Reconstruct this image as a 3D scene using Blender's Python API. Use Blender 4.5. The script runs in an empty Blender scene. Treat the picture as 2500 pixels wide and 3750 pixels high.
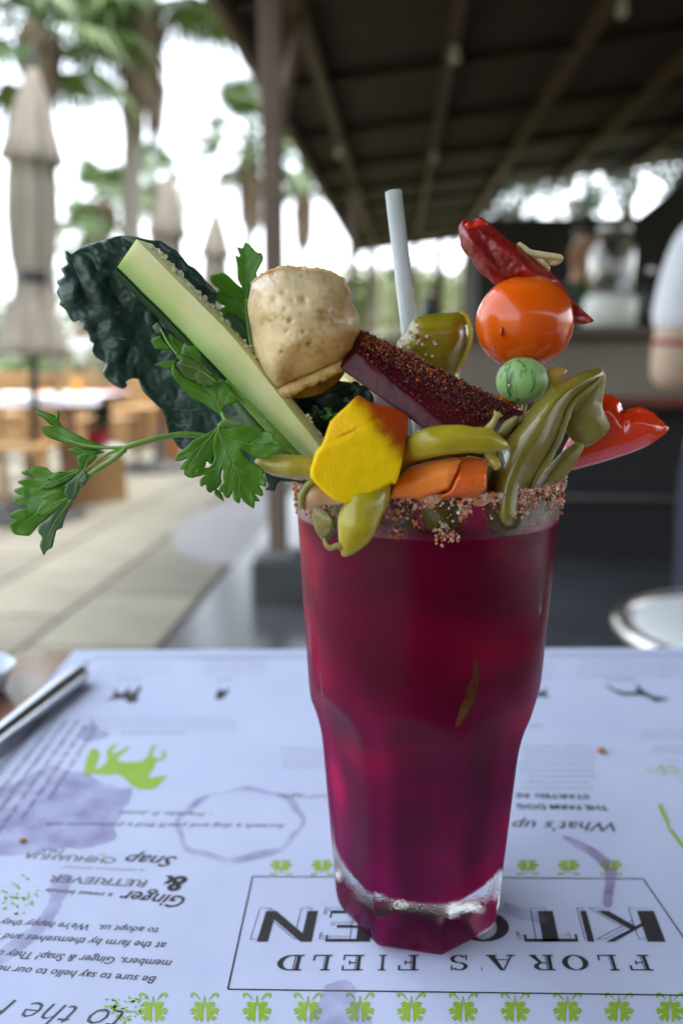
import bpy, math, random
import numpy as np
from mathutils import Vector, Matrix, noise
from mathutils.geometry import delaunay_2d_cdt

random.seed(7)
sc = bpy.context.scene
COL = sc.collection
R = math.radians
PI = math.pi

# ------------------------------------------------------------------ camera
PITCH = math.atan(552 / 2916.7)
FPX = 2916.7
CAMZ = 0.935
cd = bpy.data.cameras.new('camera')
cam = bpy.data.objects.new('camera', cd)
COL.objects.link(cam)
cam.location = (0, 0, CAMZ)
cam.rotation_euler = (PI / 2 - PITCH, 0, 0)
cd.sensor_fit = 'VERTICAL'
cd.sensor_height = 36
cd.sensor_width = 24
cd.lens = 28
cd.clip_start = 0.01
cd.clip_end = 2000
cd.dof.use_dof = True
cd.dof.focus_distance = 0.236
cd.dof.aperture_fstop = 6.6
sc.camera = cam

# ------------------------------------------------------------------ sky, sun, exposure
SUN_EL, SUN_AZ = R(74), R(60)       # azimuth clockwise from +Y, high thin overcast
w = bpy.data.worlds.new('World')
sc.world = w
w.use_nodes = True
wn = w.node_tree.nodes
wl = w.node_tree.links
wn.clear()
wo = wn.new('ShaderNodeOutputWorld')
wb = wn.new('ShaderNodeBackground')
ws = wn.new('ShaderNodeTexSky')
ws.sky_type = 'NISHITA'
ws.sun_disc = False
ws.sun_elevation = SUN_EL
ws.sun_rotation = SUN_AZ
ws.air_density = 1.0
ws.dust_density = 3.0
ws.ozone_density = 1.0
wb.inputs['Strength'].default_value = 0.15
wh = wn.new('ShaderNodeHueSaturation')          # thin overcast: paler blue than a clear sky
wh.inputs['Saturation'].default_value = 0.42
wl.new(ws.outputs[0], wh.inputs['Color'])
wl.new(wh.outputs[0], wb.inputs['Color'])
wl.new(wb.outputs[0], wo.inputs['Surface'])
sl = bpy.data.lights.new('sun', 'SUN')
sl.energy = 0.5
sl.angle = R(20)
sl.color = (1.0, 0.96, 0.9)
so = bpy.data.objects.new('sun', sl)
COL.objects.link(so)
sd = Vector((math.sin(SUN_AZ) * math.cos(SUN_EL), math.cos(SUN_AZ) * math.cos(SUN_EL), math.sin(SUN_EL)))
so.rotation_euler = sd.to_track_quat('Z', 'Y').to_euler()
so.location = (-6, -4, 12)
sc.view_settings.view_transform = 'Standard'
sc.view_settings.look = 'None'
sc.view_settings.exposure = 2.72
sc.view_settings.gamma = 1
sc.cycles.use_denoising = True
sc.cycles.max_bounces = 14
sc.cycles.transmission_bounces = 12
sc.cycles.transparent_max_bounces = 12
sc.cycles.caustics_refractive = True
sc.cycles.caustics_reflective = False
sc.cycles.blur_glossy = 0.6
sc.cycles.sample_clamp_indirect = 6

# ------------------------------------------------------------------ pixel rays (photograph 2500 x 3750)
CP, SP = math.cos(PITCH), math.sin(PITCH)
def ray(u, v):
    a, b = (u - 1250) / FPX, (1875 - v) / FPX
    return a, CP + b * SP, b * CP - SP
def at(u, v, Y):
    """point seen at photo pixel (u,v), Y metres in front of the camera"""
    x, y, z = ray(u, v)
    t = Y / y
    return Vector((x * t, Y, CAMZ + z * t))
def atz(u, v, z0):
    x, y, z = ray(u, v)
    t = (z0 - CAMZ) / z
    return Vector((x * t, y * t, z0))
VS = 2500 / 1568.0
def atzv(u, v, z0): return atz(u * VS, v * VS, z0)
def atv(u, v, Y): return at(u * VS, v * VS, Y)
BA = math.atan(0.0704)                         # the pavilion runs 4 degrees right of the view
def bw(a, b, z):                               # pavilion coordinates: a across, b along
    return Vector((a * math.cos(BA) + b * math.sin(BA), -a * math.sin(BA) + b * math.cos(BA), z))

# ------------------------------------------------------------------ materials
MATS = {}
def mat(name, col, rough=0.5, col2=None, nscale=40.0, nlo=0.4, nhi=0.65, bump=0.0, bscale=300.0, bdist=0.001,
        sss=0.0, sssr=(0.004, 0.002, 0.001), metal=0.0, trans=0.0, ior=1.45, coat=0.0, spec=0.5, detail=5.0,
        stretch=None, attr=None, alpha=1.0, voro=False, rough2=None):
    if name in MATS: return MATS[name]
    m = bpy.data.materials.new(name)
    m.use_nodes = True
    nt = m.node_tree
    N, L = nt.nodes, nt.links
    b = N['Principled BSDF']
    b.inputs['Base Color'].default_value = (*col, 1)
    b.inputs['Roughness'].default_value = rough
    b.inputs['Metallic'].default_value = metal
    b.inputs['IOR'].default_value = ior
    b.inputs['Transmission Weight'].default_value = trans
    b.inputs['Coat Weight'].default_value = coat
    b.inputs['Coat Roughness'].default_value = 0.08
    b.inputs['Specular IOR Level'].default_value = spec
    b.inputs['Alpha'].default_value = alpha
    if sss > 0:
        b.inputs['Subsurface Weight'].default_value = sss
        b.inputs['Subsurface Radius'].default_value = sssr
        b.inputs['Subsurface Scale'].default_value = 1.0
    tc = N.new('ShaderNodeTexCoord')
    co = tc.outputs['Object']
    if stretch:
        mp = N.new('ShaderNodeMapping')
        mp.inputs['Scale'].default_value = stretch
        L.new(co, mp.inputs['Vector'])
        co = mp.outputs[0]
    if col2 is not None:
        n = N.new('ShaderNodeTexNoise')
        n.inputs['Scale'].default_value = nscale
        n.inputs['Detail'].default_value = detail
        n.inputs['Roughness'].default_value = 0.6
        L.new(co, n.inputs['Vector'])
        r = N.new('ShaderNodeMapRange')
        r.inputs['From Min'].default_value = nlo
        r.inputs['From Max'].default_value = nhi
        L.new(n.outputs['Fac'], r.inputs['Value'])
        mx = N.new('ShaderNodeMix')
        mx.data_type = 'RGBA'
        mx.inputs[6].default_value = (*col, 1)
        mx.inputs[7].default_value = (*col2, 1)
        L.new(r.outputs[0], mx.inputs[0])
        L.new(mx.outputs[2], b.inputs['Base Color'])
        if rough2 is not None:
            rr = N.new('ShaderNodeMapRange')
            rr.inputs['To Min'].default_value = rough
            rr.inputs['To Max'].default_value = rough2
            L.new(r.outputs[0], rr.inputs['Value'])
            L.new(rr.outputs[0], b.inputs['Roughness'])
    if attr:
        at_ = N.new('ShaderNodeAttribute')
        at_.attribute_name = attr
        if col2 is not None:
            mm = N.new('ShaderNodeMix'); mm.data_type = 'RGBA'; mm.blend_type = 'MULTIPLY'
            mm.inputs[0].default_value = 1
            L.new(mx.outputs[2], mm.inputs[6]); L.new(at_.outputs['Color'], mm.inputs[7])
            L.new(mm.outputs[2], b.inputs['Base Color'])
        else:
            L.new(at_.outputs['Color'], b.inputs['Base Color'])
    if bump > 0:
        if voro:
            n2 = N.new('ShaderNodeTexVoronoi')
            n2.inputs['Scale'].default_value = bscale
            src = n2.outputs['Distance']
        else:
            n2 = N.new('ShaderNodeTexNoise')
            n2.inputs['Scale'].default_value = bscale
            n2.inputs['Detail'].default_value = 4
            src = n2.outputs['Fac']
        L.new(co, n2.inputs['Vector'])
        bp = N.new('ShaderNodeBump')
        bp.inputs['Strength'].default_value = bump
        bp.inputs['Distance'].default_value = bdist
        L.new(src, bp.inputs['Height'])
        L.new(bp.outputs[0], b.inputs['Normal'])
    MATS[name] = m
    return m

# ------------------------------------------------------------------ object helpers
def tag(o, label=None, cat=None, group=None, kind=None):
    if label: o['label'] = label
    if cat: o['category'] = cat
    if group: o['group'] = group
    if kind: o['kind'] = kind
    return o
def thing(name, label, cat, loc=(0, 0, 0), rotz=0.0, group=None):
    o = bpy.data.objects.new(name, None)
    COL.objects.link(o)
    o.empty_display_size = 0.05
    o.location = loc
    o.rotation_euler = (0, 0, rotz)
    return tag(o, label, cat, group)
def make_mesh(name, verts, faces, m, smooth=True, cols=None, attr='tint'):
    me = bpy.data.meshes.new(name)
    me.from_pydata([tuple(v) for v in verts], [], faces)
    me.update()
    if smooth is True:
        me.polygons.foreach_set('use_smooth', [True] * len(me.polygons))
    if cols is not None:
        ca = me.color_attributes.new(attr, 'FLOAT_COLOR', 'POINT')
        flat = np.ones((len(verts), 4), dtype=np.float32)
        flat[:, :3] = np.asarray(cols, dtype=np.float32)[:, :3]
        ca.data.foreach_set('color', flat.ravel())
    if m: me.materials.append(m)
    return me
def fix_normals(me):
    import bmesh
    bm = bmesh.new(); bm.from_mesh(me)
    bmesh.ops.recalc_face_normals(bm, faces=bm.faces)
    bm.to_mesh(me); bm.free()
def obj(name, verts, faces, m, parent=None, smooth=True, cols=None, base=None, fix=True, root=None):
    """verts in world space; a child keeps them relative to its parent thing (root = location of the thing)"""
    V = np.array([tuple(v) for v in verts], dtype=float)
    loc = Vector((0, 0, 0))
    if parent is not None:
        p = parent
        off = Vector((0, 0, 0))
        while p is not None:
            off += p.location
            p = p.parent
        V = V - np.array(off)
    elif base is not None:
        loc = Vector(base)
        V = V - np.array(loc)
    else:
        loc = Vector((V[:, 0].mean(), V[:, 1].mean(), V[:, 2].min()))
        V = V - np.array(loc)
    me = make_mesh(name, V, faces, m, smooth, cols)
    if fix: fix_normals(me)
    o = bpy.data.objects.new(name, me)
    COL.objects.link(o)
    o.location = loc if parent is None else (0, 0, 0)
    o.parent = parent
    return o
def struct(name, verts, faces, m, smooth=False, base=(0, 0, 0), fix=True):
    o = obj(name, verts, faces, m, None, smooth, base=base, fix=fix)
    o['kind'] = 'structure'
    return o
def copy_tree(o, parent=None, loc=None, rotz=None, label=None):
    c = o.copy(); COL.objects.link(c); c.parent = parent
    if loc is not None: c.location = loc
    if rotz is not None: c.rotation_euler = (0, 0, rotz)
    if label: c['label'] = label
    for ch in list(o.children): copy_tree(ch, c)
    return c

# ------------------------------------------------------------------ shape builders
def box(x0, x1, y0, y1, z0, z1, f=None):
    v = [(x, y, z) for z in (z0, z1) for y in (y0, y1) for x in (x0, x1)]
    if f: v = [f(*p) for p in v]
    return v, [(0, 2, 3, 1), (4, 5, 7, 6), (0, 1, 5, 4), (2, 6, 7, 3), (0, 4, 6, 2), (1, 3, 7, 5)]
def bbox(x0, x1, y0, y1, z0, z1, f=None, bev=0.01):
    """box with chamfered edges"""
    b = bev
    pts, idx = [], {}
    for ix, (xa, xs) in enumerate(((x0, 1), (x1, -1))):
        for iy, (ya, ys) in enumerate(((y0, 1), (y1, -1))):
            for iz, (za, zs) in enumerate(((z0, 1), (z1, -1))):
                for k in range(3):
                    p = [xa + xs * b, ya + ys * b, za + zs * b]
                    p[k] = (xa, ya, za)[k]
                    idx[(ix, iy, iz, k)] = len(pts)
                    pts.append(tuple(p))
    F = []
    for s in (0, 1):
        F.append([idx[(s, a, c, 0)] for a, c in ((0, 0), (0, 1), (1, 1), (1, 0))])
        F.append([idx[(a, s, c, 1)] for a, c in ((0, 0), (0, 1), (1, 1), (1, 0))])
        F.append([idx[(a, c, s, 2)] for a, c in ((0, 0), (0, 1), (1, 1), (1, 0))])
    for s in (0, 1):
        for t in (0, 1):
            F.append([idx[(0, s, t, 1)], idx[(1, s, t, 1)], idx[(1, s, t, 2)], idx[(0, s, t, 2)]])
            F.append([idx[(s, 0, t, 0)], idx[(s, 1, t, 0)], idx[(s, 1, t, 2)], idx[(s, 0, t, 2)]])
            F.append([idx[(s, t, 0, 0)], idx[(s, t, 1, 0)], idx[(s, t, 1, 1)], idx[(s, t, 0, 1)]])
    for a in (0, 1):
        for c in (0, 1):
            for d in (0, 1):
                F.append([idx[(a, c, d, 0)], idx[(a, c, d, 1)], idx[(a, c, d, 2)]])
    if f: pts = [f(*p) for p in pts]
    return pts, F
class MB:
    """collects shapes that belong to ONE part"""
    def __init__(s): s.v, s.f, s.c = [], [], []
    def add(s, vf, col=None):
        o = len(s.v)
        v, f = vf
        s.v += [tuple(p) for p in v]
        s.f += [tuple(i + o for i in q) for q in f]
        s.c += [col or (1, 1, 1)] * len(v)
        return s
    def build(s, name, m, parent=None, smooth=True, base=None, cols=False, fix=True):
        return obj(name, s.v, s.f, m, parent, smooth, s.c if cols else None, base, fix)
def crom(pts, n):
    """Catmull-Rom through points (numpy rows)"""
    P = np.array([tuple(p) for p in pts], dtype=float)
    if len(P) == 2:
        t = np.linspace(0, 1, n)[:, None]
        return P[0] * (1 - t) + P[1] * t
    Q = np.vstack([2 * P[0] - P[1], P, 2 * P[-1] - P[-2]])
    out = []
    m = len(P) - 1
    for i in range(n):
        s = i / (n - 1) * m
        k = min(int(s), m - 1)
        t = s - k
        a, b, c, d = Q[k], Q[k + 1], Q[k + 2], Q[k + 3]
        out.append(0.5 * ((2 * b) + (-a + c) * t + (2 * a - 5 * b + 4 * c - d) * t * t + (-a + 3 * b - 3 * c + d) * t ** 3))
    return np.array(out)
def tube(pts, radii, n=24, segs=16, flat=1.0, fdir=(0, 1, 0), wob=0.0, wsc=80.0, caps=True):
    """swept tube; flat squashes it along fdir; wob adds uneven relief"""
    C = crom(pts, n)
    rr = crom([(r, 0, 0) for r in radii], n)[:, 0]
    V, F = [], []
    up = Vector(fdir)
    for i in range(n):
        a = Vector(C[max(i - 1, 0)]); b = Vector(C[min(i + 1, n - 1)])
        t = (b - a).normalized()
        s = t.cross(up)
        if s.length < 1e-4: s = t.cross(Vector((1, 0, 0.3)))
        s.normalize()
        q = s.cross(t).normalized()
        for j in range(segs):
            an = 2 * PI * j / segs
            d = s * math.cos(an) + q * (math.sin(an) * flat)
            p = Vector(C[i]) + d * max(rr[i], 1e-5)
            if wob: p += d * wob * noise.noise(p * wsc)
            V.append(p)
    for i in range(n - 1):
        for j in range(segs):
            k = (j + 1) % segs
            F.append((i * segs + j, i * segs + k, (i + 1) * segs + k, (i + 1) * segs + j))
    if caps:
        for i, e in ((0, 0), (n - 1, 1)):
            c = len(V)
            a = Vector(C[0]) - (Vector(C[1]) - Vector(C[0])).normalized() * rr[0] * 0.35 if e == 0 else \
                Vector(C[-1]) + (Vector(C[-1]) - Vector(C[-2])).normalized() * rr[-1] * 0.35
            V.append(a)
            for j in range(segs):
                k = (j + 1) % segs
                F.append((c, i * segs + k, i * segs + j) if e == 0 else (c, i * segs + j, i * segs + k))
    return V, F
def lathe(prof, c=(0, 0, 0), n=32, rfun=None, close=True):
    """prof = [(r,z)...]; closed at both ends by fans when r is small"""
    V, F = [], []
    for i, (r, z) in enumerate(prof):
        for j in range(n):
            a = 2 * PI * j / n
            k = rfun(a, z, r) if rfun else r
            V.append((c[0] + k * math.cos(a), c[1] + k * math.sin(a), c[2] + z))
    for i in range(len(prof) - 1):
        for j in range(n):
            k = (j + 1) % n
            F.append((i * n + j, i * n + k, (i + 1) * n + k, (i + 1) * n + j))
    if close:
        F.append(tuple(range(n))[::-1])
        F.append(tuple((len(prof) - 1) * n + j for j in range(n)))
    return V, F
def ico(c, r, sub=2, f=None):
    import bmesh
    bm = bmesh.new()
    bmesh.ops.create_icosphere(bm, subdivisions=sub, radius=1)
    bm.verts.index_update()
    V = []
    for v in bm.verts:
        d = v.co.copy()
        k = f(d) if f else 1
        V.append((c[0] + d.x * r[0] * k, c[1] + d.y * r[1] * k, c[2] + d.z * r[2] * k))
    F = [tuple(v.index for v in q.verts) for q in bm.faces]
    bm.free()
    return V, F
def densify(P, step, sm=True):
    P = np.array(P, dtype=float)
    n = len(P)
    out = []
    for i in range(n):
        a, b, c, d = P[i - 1], P[i], P[(i + 1) % n], P[(i + 2) % n]
        k = max(1, int(round(np.linalg.norm(c - b) / step)))
        for j in range(k):
            t = j / k
            if sm:
                T = 0.35
                m1, m2 = T * (c - a), T * (d - b)
                out.append((2 * t ** 3 - 3 * t * t + 1) * b + (t ** 3 - 2 * t * t + t) * m1 + (-2 * t ** 3 + 3 * t * t) * c + (t ** 3 - t * t) * m2)
            else:
                out.append(b * (1 - t) + c * t)
    return np.array(out)
def seg_dist(Q, P, closed=True):
    """distance of points Q to polyline P"""
    A = P if closed else P[:-1]
    B = np.roll(P, -1, axis=0) if closed else P[1:]
    best = np.full(len(Q), 1e9)
    for a, b in zip(A, B):
        ab = b - a
        L2 = ab.dot(ab) + 1e-12
        t = np.clip(((Q - a) @ ab) / L2, 0, 1)
        d = Q - (a + t[:, None] * ab)
        best = np.minimum(best, np.einsum('ij,ij->i', d, d))
    return np.sqrt(best)
def inside(Q, P):
    x, y = Q[:, 0], Q[:, 1]
    res = np.zeros(len(Q), bool)
    n = len(P)
    for i in range(n):
        x1, y1 = P[i - 1]; x2, y2 = P[i]
        c = ((y1 > y) != (y2 > y))
        with np.errstate(divide='ignore', invalid='ignore'):
            xi = (x2 - x1) * (y - y1) / (y2 - y1 + 1e-12) + x1
        res ^= c & (x < xi)
    return res
def tri_outline(P, step, sm=True, seed=1):
    B = densify(P, step, sm)
    mn, mx_ = B.min(0), B.max(0)
    rs = np.random.RandomState(seed)
    gx, gy = np.meshgrid(np.arange(mn[0], mx_[0], step), np.arange(mn[1], mx_[1], step * 0.87))
    gx = gx + (np.arange(gx.shape[0]) % 2)[:, None] * step * 0.5
    G = np.stack([gx.ravel(), gy.ravel()], 1) + rs.uniform(-0.12, 0.12, (gx.size, 2)) * step
    G = G[inside(G, B)]
    if len(G): G = G[seg_dist(G, B) > step * 0.55]
    allp = np.vstack([B, G]) if len(G) else B
    nb = len(B)
    res = delaunay_2d_cdt([Vector(p) for p in allp], [], [list(range(nb))], 1, 1e-5)
    vs = np.array([tuple(p) for p in res[0]])
    fs = [tuple(f) for f in res[2]]
    d = seg_dist(vs, B)
    d[d < 1e-3] = 0
    return vs, fs, d, B
def pillow(P, Yf, tf, tb, step=8, rd=None, sm=True, fb=None, seed=1, pw=0.5, it=None):
    """solid body with the outline P (photo pixels), standing Yf metres ahead; tf / tb = thickness in front / behind"""
    vs, fs, d, B = tri_outline(P, step, sm, seed)
    if rd is None: rd = d.max()
    dn = np.clip(d / rd, 0, 1)
    pr = (1 - (1 - dn) ** 2) ** pw
    if it is None: it = 30 if rd > 4 * step else 0
    if it:                                    # relax the profile so no ridge lines remain
        E = np.array(sorted({(min(a, b), max(a, b)) for f in fs for a, b in ((f[0], f[1]), (f[1], f[2]), (f[2], f[0]))}))
        deg = np.bincount(E.ravel(), minlength=len(vs)).astype(float)
        free = d > 0
        for _ in range(it):
            acc = np.zeros(len(vs))
            np.add.at(acc, E[:, 0], pr[E[:, 1]]); np.add.at(acc, E[:, 1], pr[E[:, 0]])
            pr = np.where(free, 0.4 * pr + 0.6 * acc / np.maximum(deg, 1), pr)
    yf = np.array([Yf(u, v) if callable(Yf) else Yf for u, v in vs])
    ex = np.array([fb(u, v, q) for (u, v), q in zip(vs, d)]) if fb else np.zeros(len(vs))
    V, F, UV = [], [], []
    for (u, v), y, p, e, q in zip(vs, yf, pr, ex, d):
        V.append(at(u, v, y - tf * p - e * min(1, q / (step * 1.5)))); UV.append((u, v))
    m = len(vs)
    back = {}
    for i in range(m):
        if d[i] == 0: back[i] = i
        else:
            back[i] = len(V)
            V.append(at(vs[i][0], vs[i][1], yf[i] + tb * pr[i] - ex[i] * (0.7 if tb < 0.003 else 0))); UV.append(tuple(vs[i]))
    for f in fs:
        F.append(f)
        F.append(tuple(back[i] for i in reversed(f)))
    F = [f for k, f in enumerate(F) if not (k % 2 == 1 and all(back[i] == i for i in fs[k // 2]))]
    return V, F, np.array(UV)
def Z(o, s, pts):
    """traced points of an enlarged crop (origin o, scale s) to photo pixels"""
    return [(o[0] + x * s, o[1] + y * s) for x, y in pts]
def hull(pts, sub=3, amp=0.0, sc_=300.0, bev=0.0012):
    """cut chunk: convex hull with softened edges and uneven faces"""
    import bmesh
    bm = bmesh.new()
    for p in pts: bm.verts.new(p)
    r = bmesh.ops.convex_hull(bm, input=bm.verts)
    bmesh.ops.delete(bm, geom=[g for g in r['geom_interior'] + r['geom_unused'] if isinstance(g, bmesh.types.BMVert) and g.is_valid], context='VERTS')
    bmesh.ops.dissolve_limit(bm, angle_limit=R(6), verts=bm.verts, edges=bm.edges)
    if bev: bmesh.ops.bevel(bm, geom=list(bm.edges), offset=bev, segments=2, profile=0.6, affect='EDGES')
    bmesh.ops.triangulate(bm, faces=bm.faces)
    for _ in range(sub):
        le = [e for e in bm.edges if e.calc_length() > 0.0016]
        if not le: break
        bmesh.ops.subdivide_edges(bm, edges=le, cuts=1)
        bmesh.ops.triangulate(bm, faces=bm.faces)
    bm.normal_update()
    for v in bm.verts:
        v.co += v.normal * amp * (noise.noise(v.co * sc_) + 0.5 * noise.noise(v.co * sc_ * 2.7))
    bm.verts.index_update()
    V = [v.co.copy() for v in bm.verts]
    F = [tuple(v.index for v in f.verts) for f in bm.faces]
    bm.free()
    return V, F
# ================================================================== THE SETTING
M_tile = mat('paving', (0.150, 0.142, 0.108), 0.8, (0.115, 0.108, 0.082), 3.0, bump=0.2, bscale=60, bdist=0.003, attr='tint')
M_grout = mat('grout', (0.055, 0.05, 0.045), 0.9)
M_conc = mat('polished_concrete', (0.075, 0.078, 0.085), 0.22, (0.05, 0.052, 0.056), 2.0, bump=0.05, bscale=30, bdist=0.002)
M_conc2 = mat('trowelled_concrete', (0.17, 0.17, 0.165), 0.5, (0.13, 0.13, 0.128), 3.0)
M_lawn = mat('dry_lawn', (0.28, 0.25, 0.09), 0.95, (0.10, 0.14, 0.035), 0.6, bump=0.5, bscale=20, bdist=0.05)
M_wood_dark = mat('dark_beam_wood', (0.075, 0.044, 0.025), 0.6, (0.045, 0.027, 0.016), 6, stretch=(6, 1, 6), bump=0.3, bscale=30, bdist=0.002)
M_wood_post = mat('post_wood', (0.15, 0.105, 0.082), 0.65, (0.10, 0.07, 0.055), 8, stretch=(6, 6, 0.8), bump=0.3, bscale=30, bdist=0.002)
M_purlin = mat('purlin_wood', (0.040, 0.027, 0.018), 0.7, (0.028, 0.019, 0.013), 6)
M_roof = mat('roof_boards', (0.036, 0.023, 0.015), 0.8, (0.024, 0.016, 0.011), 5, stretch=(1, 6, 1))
M_block = mat('dark_concrete_block', (0.055, 0.055, 0.055), 0.8, (0.04, 0.04, 0.04), 12)

struct('ground', [(-900, -200, -0.03), (900, -200, -0.03), (900, 1500, -0.03), (-900, 1500, -0.03)], [(0, 1, 2, 3)], M_lawn)
pat = struct('patio', *box(-7.5, -0.76, -3.0, 9.5, -0.025, -0.008, bw), M_grout)
# paving slabs, each its own piece, staggered courses
tw, tl = 0.45, 0.62
tme = {}
rt = random.Random(3)
for k in range(5):
    g = 0.90 + 0.1 * k
    V, F = bbox(0, tw - 0.018, 0, tl - 0.018, -0.03, 0.0, lambda x, y, z: Vector(bw(x, y, z)), 0.004)
    me = make_mesh('slab', V, F, M_tile, False, [(g, g * (0.99 + 0.005 * k), g * 0.98)] * len(V))
    fix_normals(me)
    tme[k] = me
for i in range(13):
    a = -0.775 - tw * (i + 1)
    for j in range(-1, 14):
        b = 0.60 + tl * j + (0.31 if i % 2 else 0)
        if b < 0.9 and i < 2: continue
        o = bpy.data.objects.new('slab', tme[rt.randrange(5)])
        COL.objects.link(o)
        o.location = bw(a, b, 0)
        o.parent = pat
struct('concrete_floor', *box(-0.755, 9.0, -4.0, 17.0, -0.025, 0.003, bw), M_conc)
V = [bw(-0.757, 4.55 - 1.0, 0.004)]
for k in range(25):
    t = PI * k / 24
    V.append(bw(-0.757 - 0.5 * math.sin(t), 4.55 - 1.0 * math.cos(t), 0.004))
struct('floor_apron', V[1:], [tuple(range(25))], M_conc2)

# ------------------------------------------------------------------ the pavilion: roof, beams, posts
PO = -0.47                                             # line of posts
pav = thing('pavilion', 'dark timber open pavilion with sloping roof over the bar', 'pavilion', bw(PO, 3.0, 0))
def roofz(a, b): return CAMZ + 1.37 + 0.11 * (a - PO) + 0.04 * b      # underside of the beams: rises to the right and away
def rs_(a0, a1, b0, b1, dz, th):
    v = []
    for z in (0, th):
        for b in (b0, b1):
            for a in (a0, a1):
                v.append(bw(a, b, roofz(a, b) + dz + z))
    return v, [(0, 2, 3, 1), (4, 5, 7, 6), (0, 1, 5, 4), (2, 6, 7, 3), (0, 4, 6, 2), (1, 3, 7, 5)]
for k in range(19):                                   # roof boards in wide strips
    b0 = -2.6 + 0.995 * k
    a1 = 8.6 if b0 < 9.4 else 1.3
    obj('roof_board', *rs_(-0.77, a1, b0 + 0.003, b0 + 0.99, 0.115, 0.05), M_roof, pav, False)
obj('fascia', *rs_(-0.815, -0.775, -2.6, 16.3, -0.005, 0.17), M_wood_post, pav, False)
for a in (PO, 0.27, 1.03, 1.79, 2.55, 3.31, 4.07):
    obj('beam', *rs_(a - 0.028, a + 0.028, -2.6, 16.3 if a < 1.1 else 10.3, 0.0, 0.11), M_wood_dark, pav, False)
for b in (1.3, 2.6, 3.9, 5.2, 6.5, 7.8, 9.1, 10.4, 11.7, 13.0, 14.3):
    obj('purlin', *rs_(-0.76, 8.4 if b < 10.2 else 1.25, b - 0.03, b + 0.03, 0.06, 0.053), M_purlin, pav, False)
for j, b in enumerate((3.08, 8.2, 12.6, 15.6)):
    obj('post', *bbox(PO - 0.036, PO + 0.036, b - 0.04, b + 0.04, 0.19, roofz(PO, b) - 0.003, bw, 0.006), M_wood_post, pav, False)
    obj('post_plinth', *bbox(PO - 0.06, PO + 0.075, b - 0.06, b + 0.06, 0.165, 0.195, bw, 0.006), M_conc2, pav, False)
    obj('footing', *bbox(PO - 0.09, PO + 0.16, b - 0.12, b + 0.14, -0.02, 0.17, bw, 0.008), M_block, pav, False)
V, F = tube([bw(PO, 3.14, 1.75), bw(PO, 4.0, roofz(PO, 4.0) + 0.01)], (0.03, 0.03), 2, 4, caps=False)
obj('brace', V, F, M_wood_post, pav, False)
for b in (14.0, 15.9):                                 # posts at the open far end
    for a in (0.27, 0.68):
        obj('post', *box(a - 0.04, a + 0.04, b - 0.04, b + 0.04, 0, roofz(a, b) - 0.003, bw), M_wood_dark, pav, False)
M_bulb = mat('frosted_bulb', (0.42, 0.40, 0.37), 0.3, sss=0.2, sssr=(0.01, 0.01, 0.01))
M_sock = mat('socket_metal', (0.3, 0.29, 0.27), 0.4, metal=0.8)
for (u, v, a, lb) in ((1035, 130, 0.27, 'unlit bulb on the middle beam nearest the straw top'), (1410, 35, 1.03, 'unlit bulb on the rightmost beam near the top edge'),
                      (990, 360, 0.27, 'farther unlit bulb low on the middle beam above the straw'), (780, 345, PO, 'unlit bulb on the beam over the post line')):
    x, y, z = ray(u * VS, v * VS)
    b = (roofz(a, 0) - 0.06 - CAMZ) / (z / y - 0.04)
    p = bw(a, b, roofz(a, b))
    t = thing('light_bulb', lb, 'light bulb', p, group='bulbs under the roof beams')
    obj('socket', *lathe([(0.02, 0), (0.022, -0.03), (0.018, -0.05)], p, 12), M_sock, t)
    obj('bulb', *ico((p.x, p.y, p.z - 0.075), (0.028, 0.028, 0.032), 2), M_bulb, t)

# unseen wall added behind the viewer to darken reflections and shape the light
M_shade_wall = mat('shade_wall_render', (0.34, 0.30, 0.25), 0.85, (0.28, 0.25, 0.21), 2)
struct('added_shade_wall', *box(-0.78, 8.5, -2.45, -2.3, 0.0, 2.15, bw), M_shade_wall)
# ------------------------------------------------------------------ bar
M_bar = mat('bar_front', (0.24, 0.205, 0.165), 0.7, (0.19, 0.16, 0.13), 4)
M_bartop = mat('bar_top', (0.12, 0.085, 0.065), 0.35, (0.08, 0.055, 0.04), 6, stretch=(1, 8, 1))
M_red = mat('red_ledge', (0.22, 0.045, 0.03), 0.45, (0.16, 0.03, 0.02), 10)
M_black = mat('black_base', (0.012, 0.012, 0.013), 0.6)
M_steel = mat('steel', (0.55, 0.55, 0.54), 0.28, metal=1.0)
bar = thing('bar_counter', 'long brown bar counter with a red ledge behind the drink', 'bar counter', bw(2.5, 3.9, 0))
BF = 3.72
for k in range(6):
    a0 = 0.25 + k * 1.0
    obj('front_panel', *bbox(a0 + 0.004, a0 + 0.996, BF, BF + 0.05, 0.72, 1.04, bw, 0.004), M_bar, bar, False)
obj('counter_top', *bbox(0.15, 6.35, BF - 0.12, BF + 0.62, 1.04, 1.085, bw, 0.006), M_bartop, bar, False)
obj('ledge', *bbox(0.2, 6.3, BF - 0.16, BF - 0.002, 0.745, 0.775, bw, 0.006), M_red, bar, False)
obj('base', *box(0.25, 6.25, BF + 0.1, BF + 0.5, 0, 0.72, bw), M_black, bar, False)
V, F = tube([bw(0.3, BF - 0.1, 0.33), bw(6.2, BF - 0.1, 0.33)], (0.012, 0.012), 2, 10)
obj('foot_rail', V, F, mat('dull_rail', (0.07, 0.065, 0.06), 0.5, metal=0.4), bar)
for k in range(7):
    a0 = 0.35 + k * 0.97
    obj('rail_bracket', *box(a0, a0 + 0.03, BF - 0.1, BF + 0.1, 0.32, 0.34, bw), M_black, bar, False)

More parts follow.
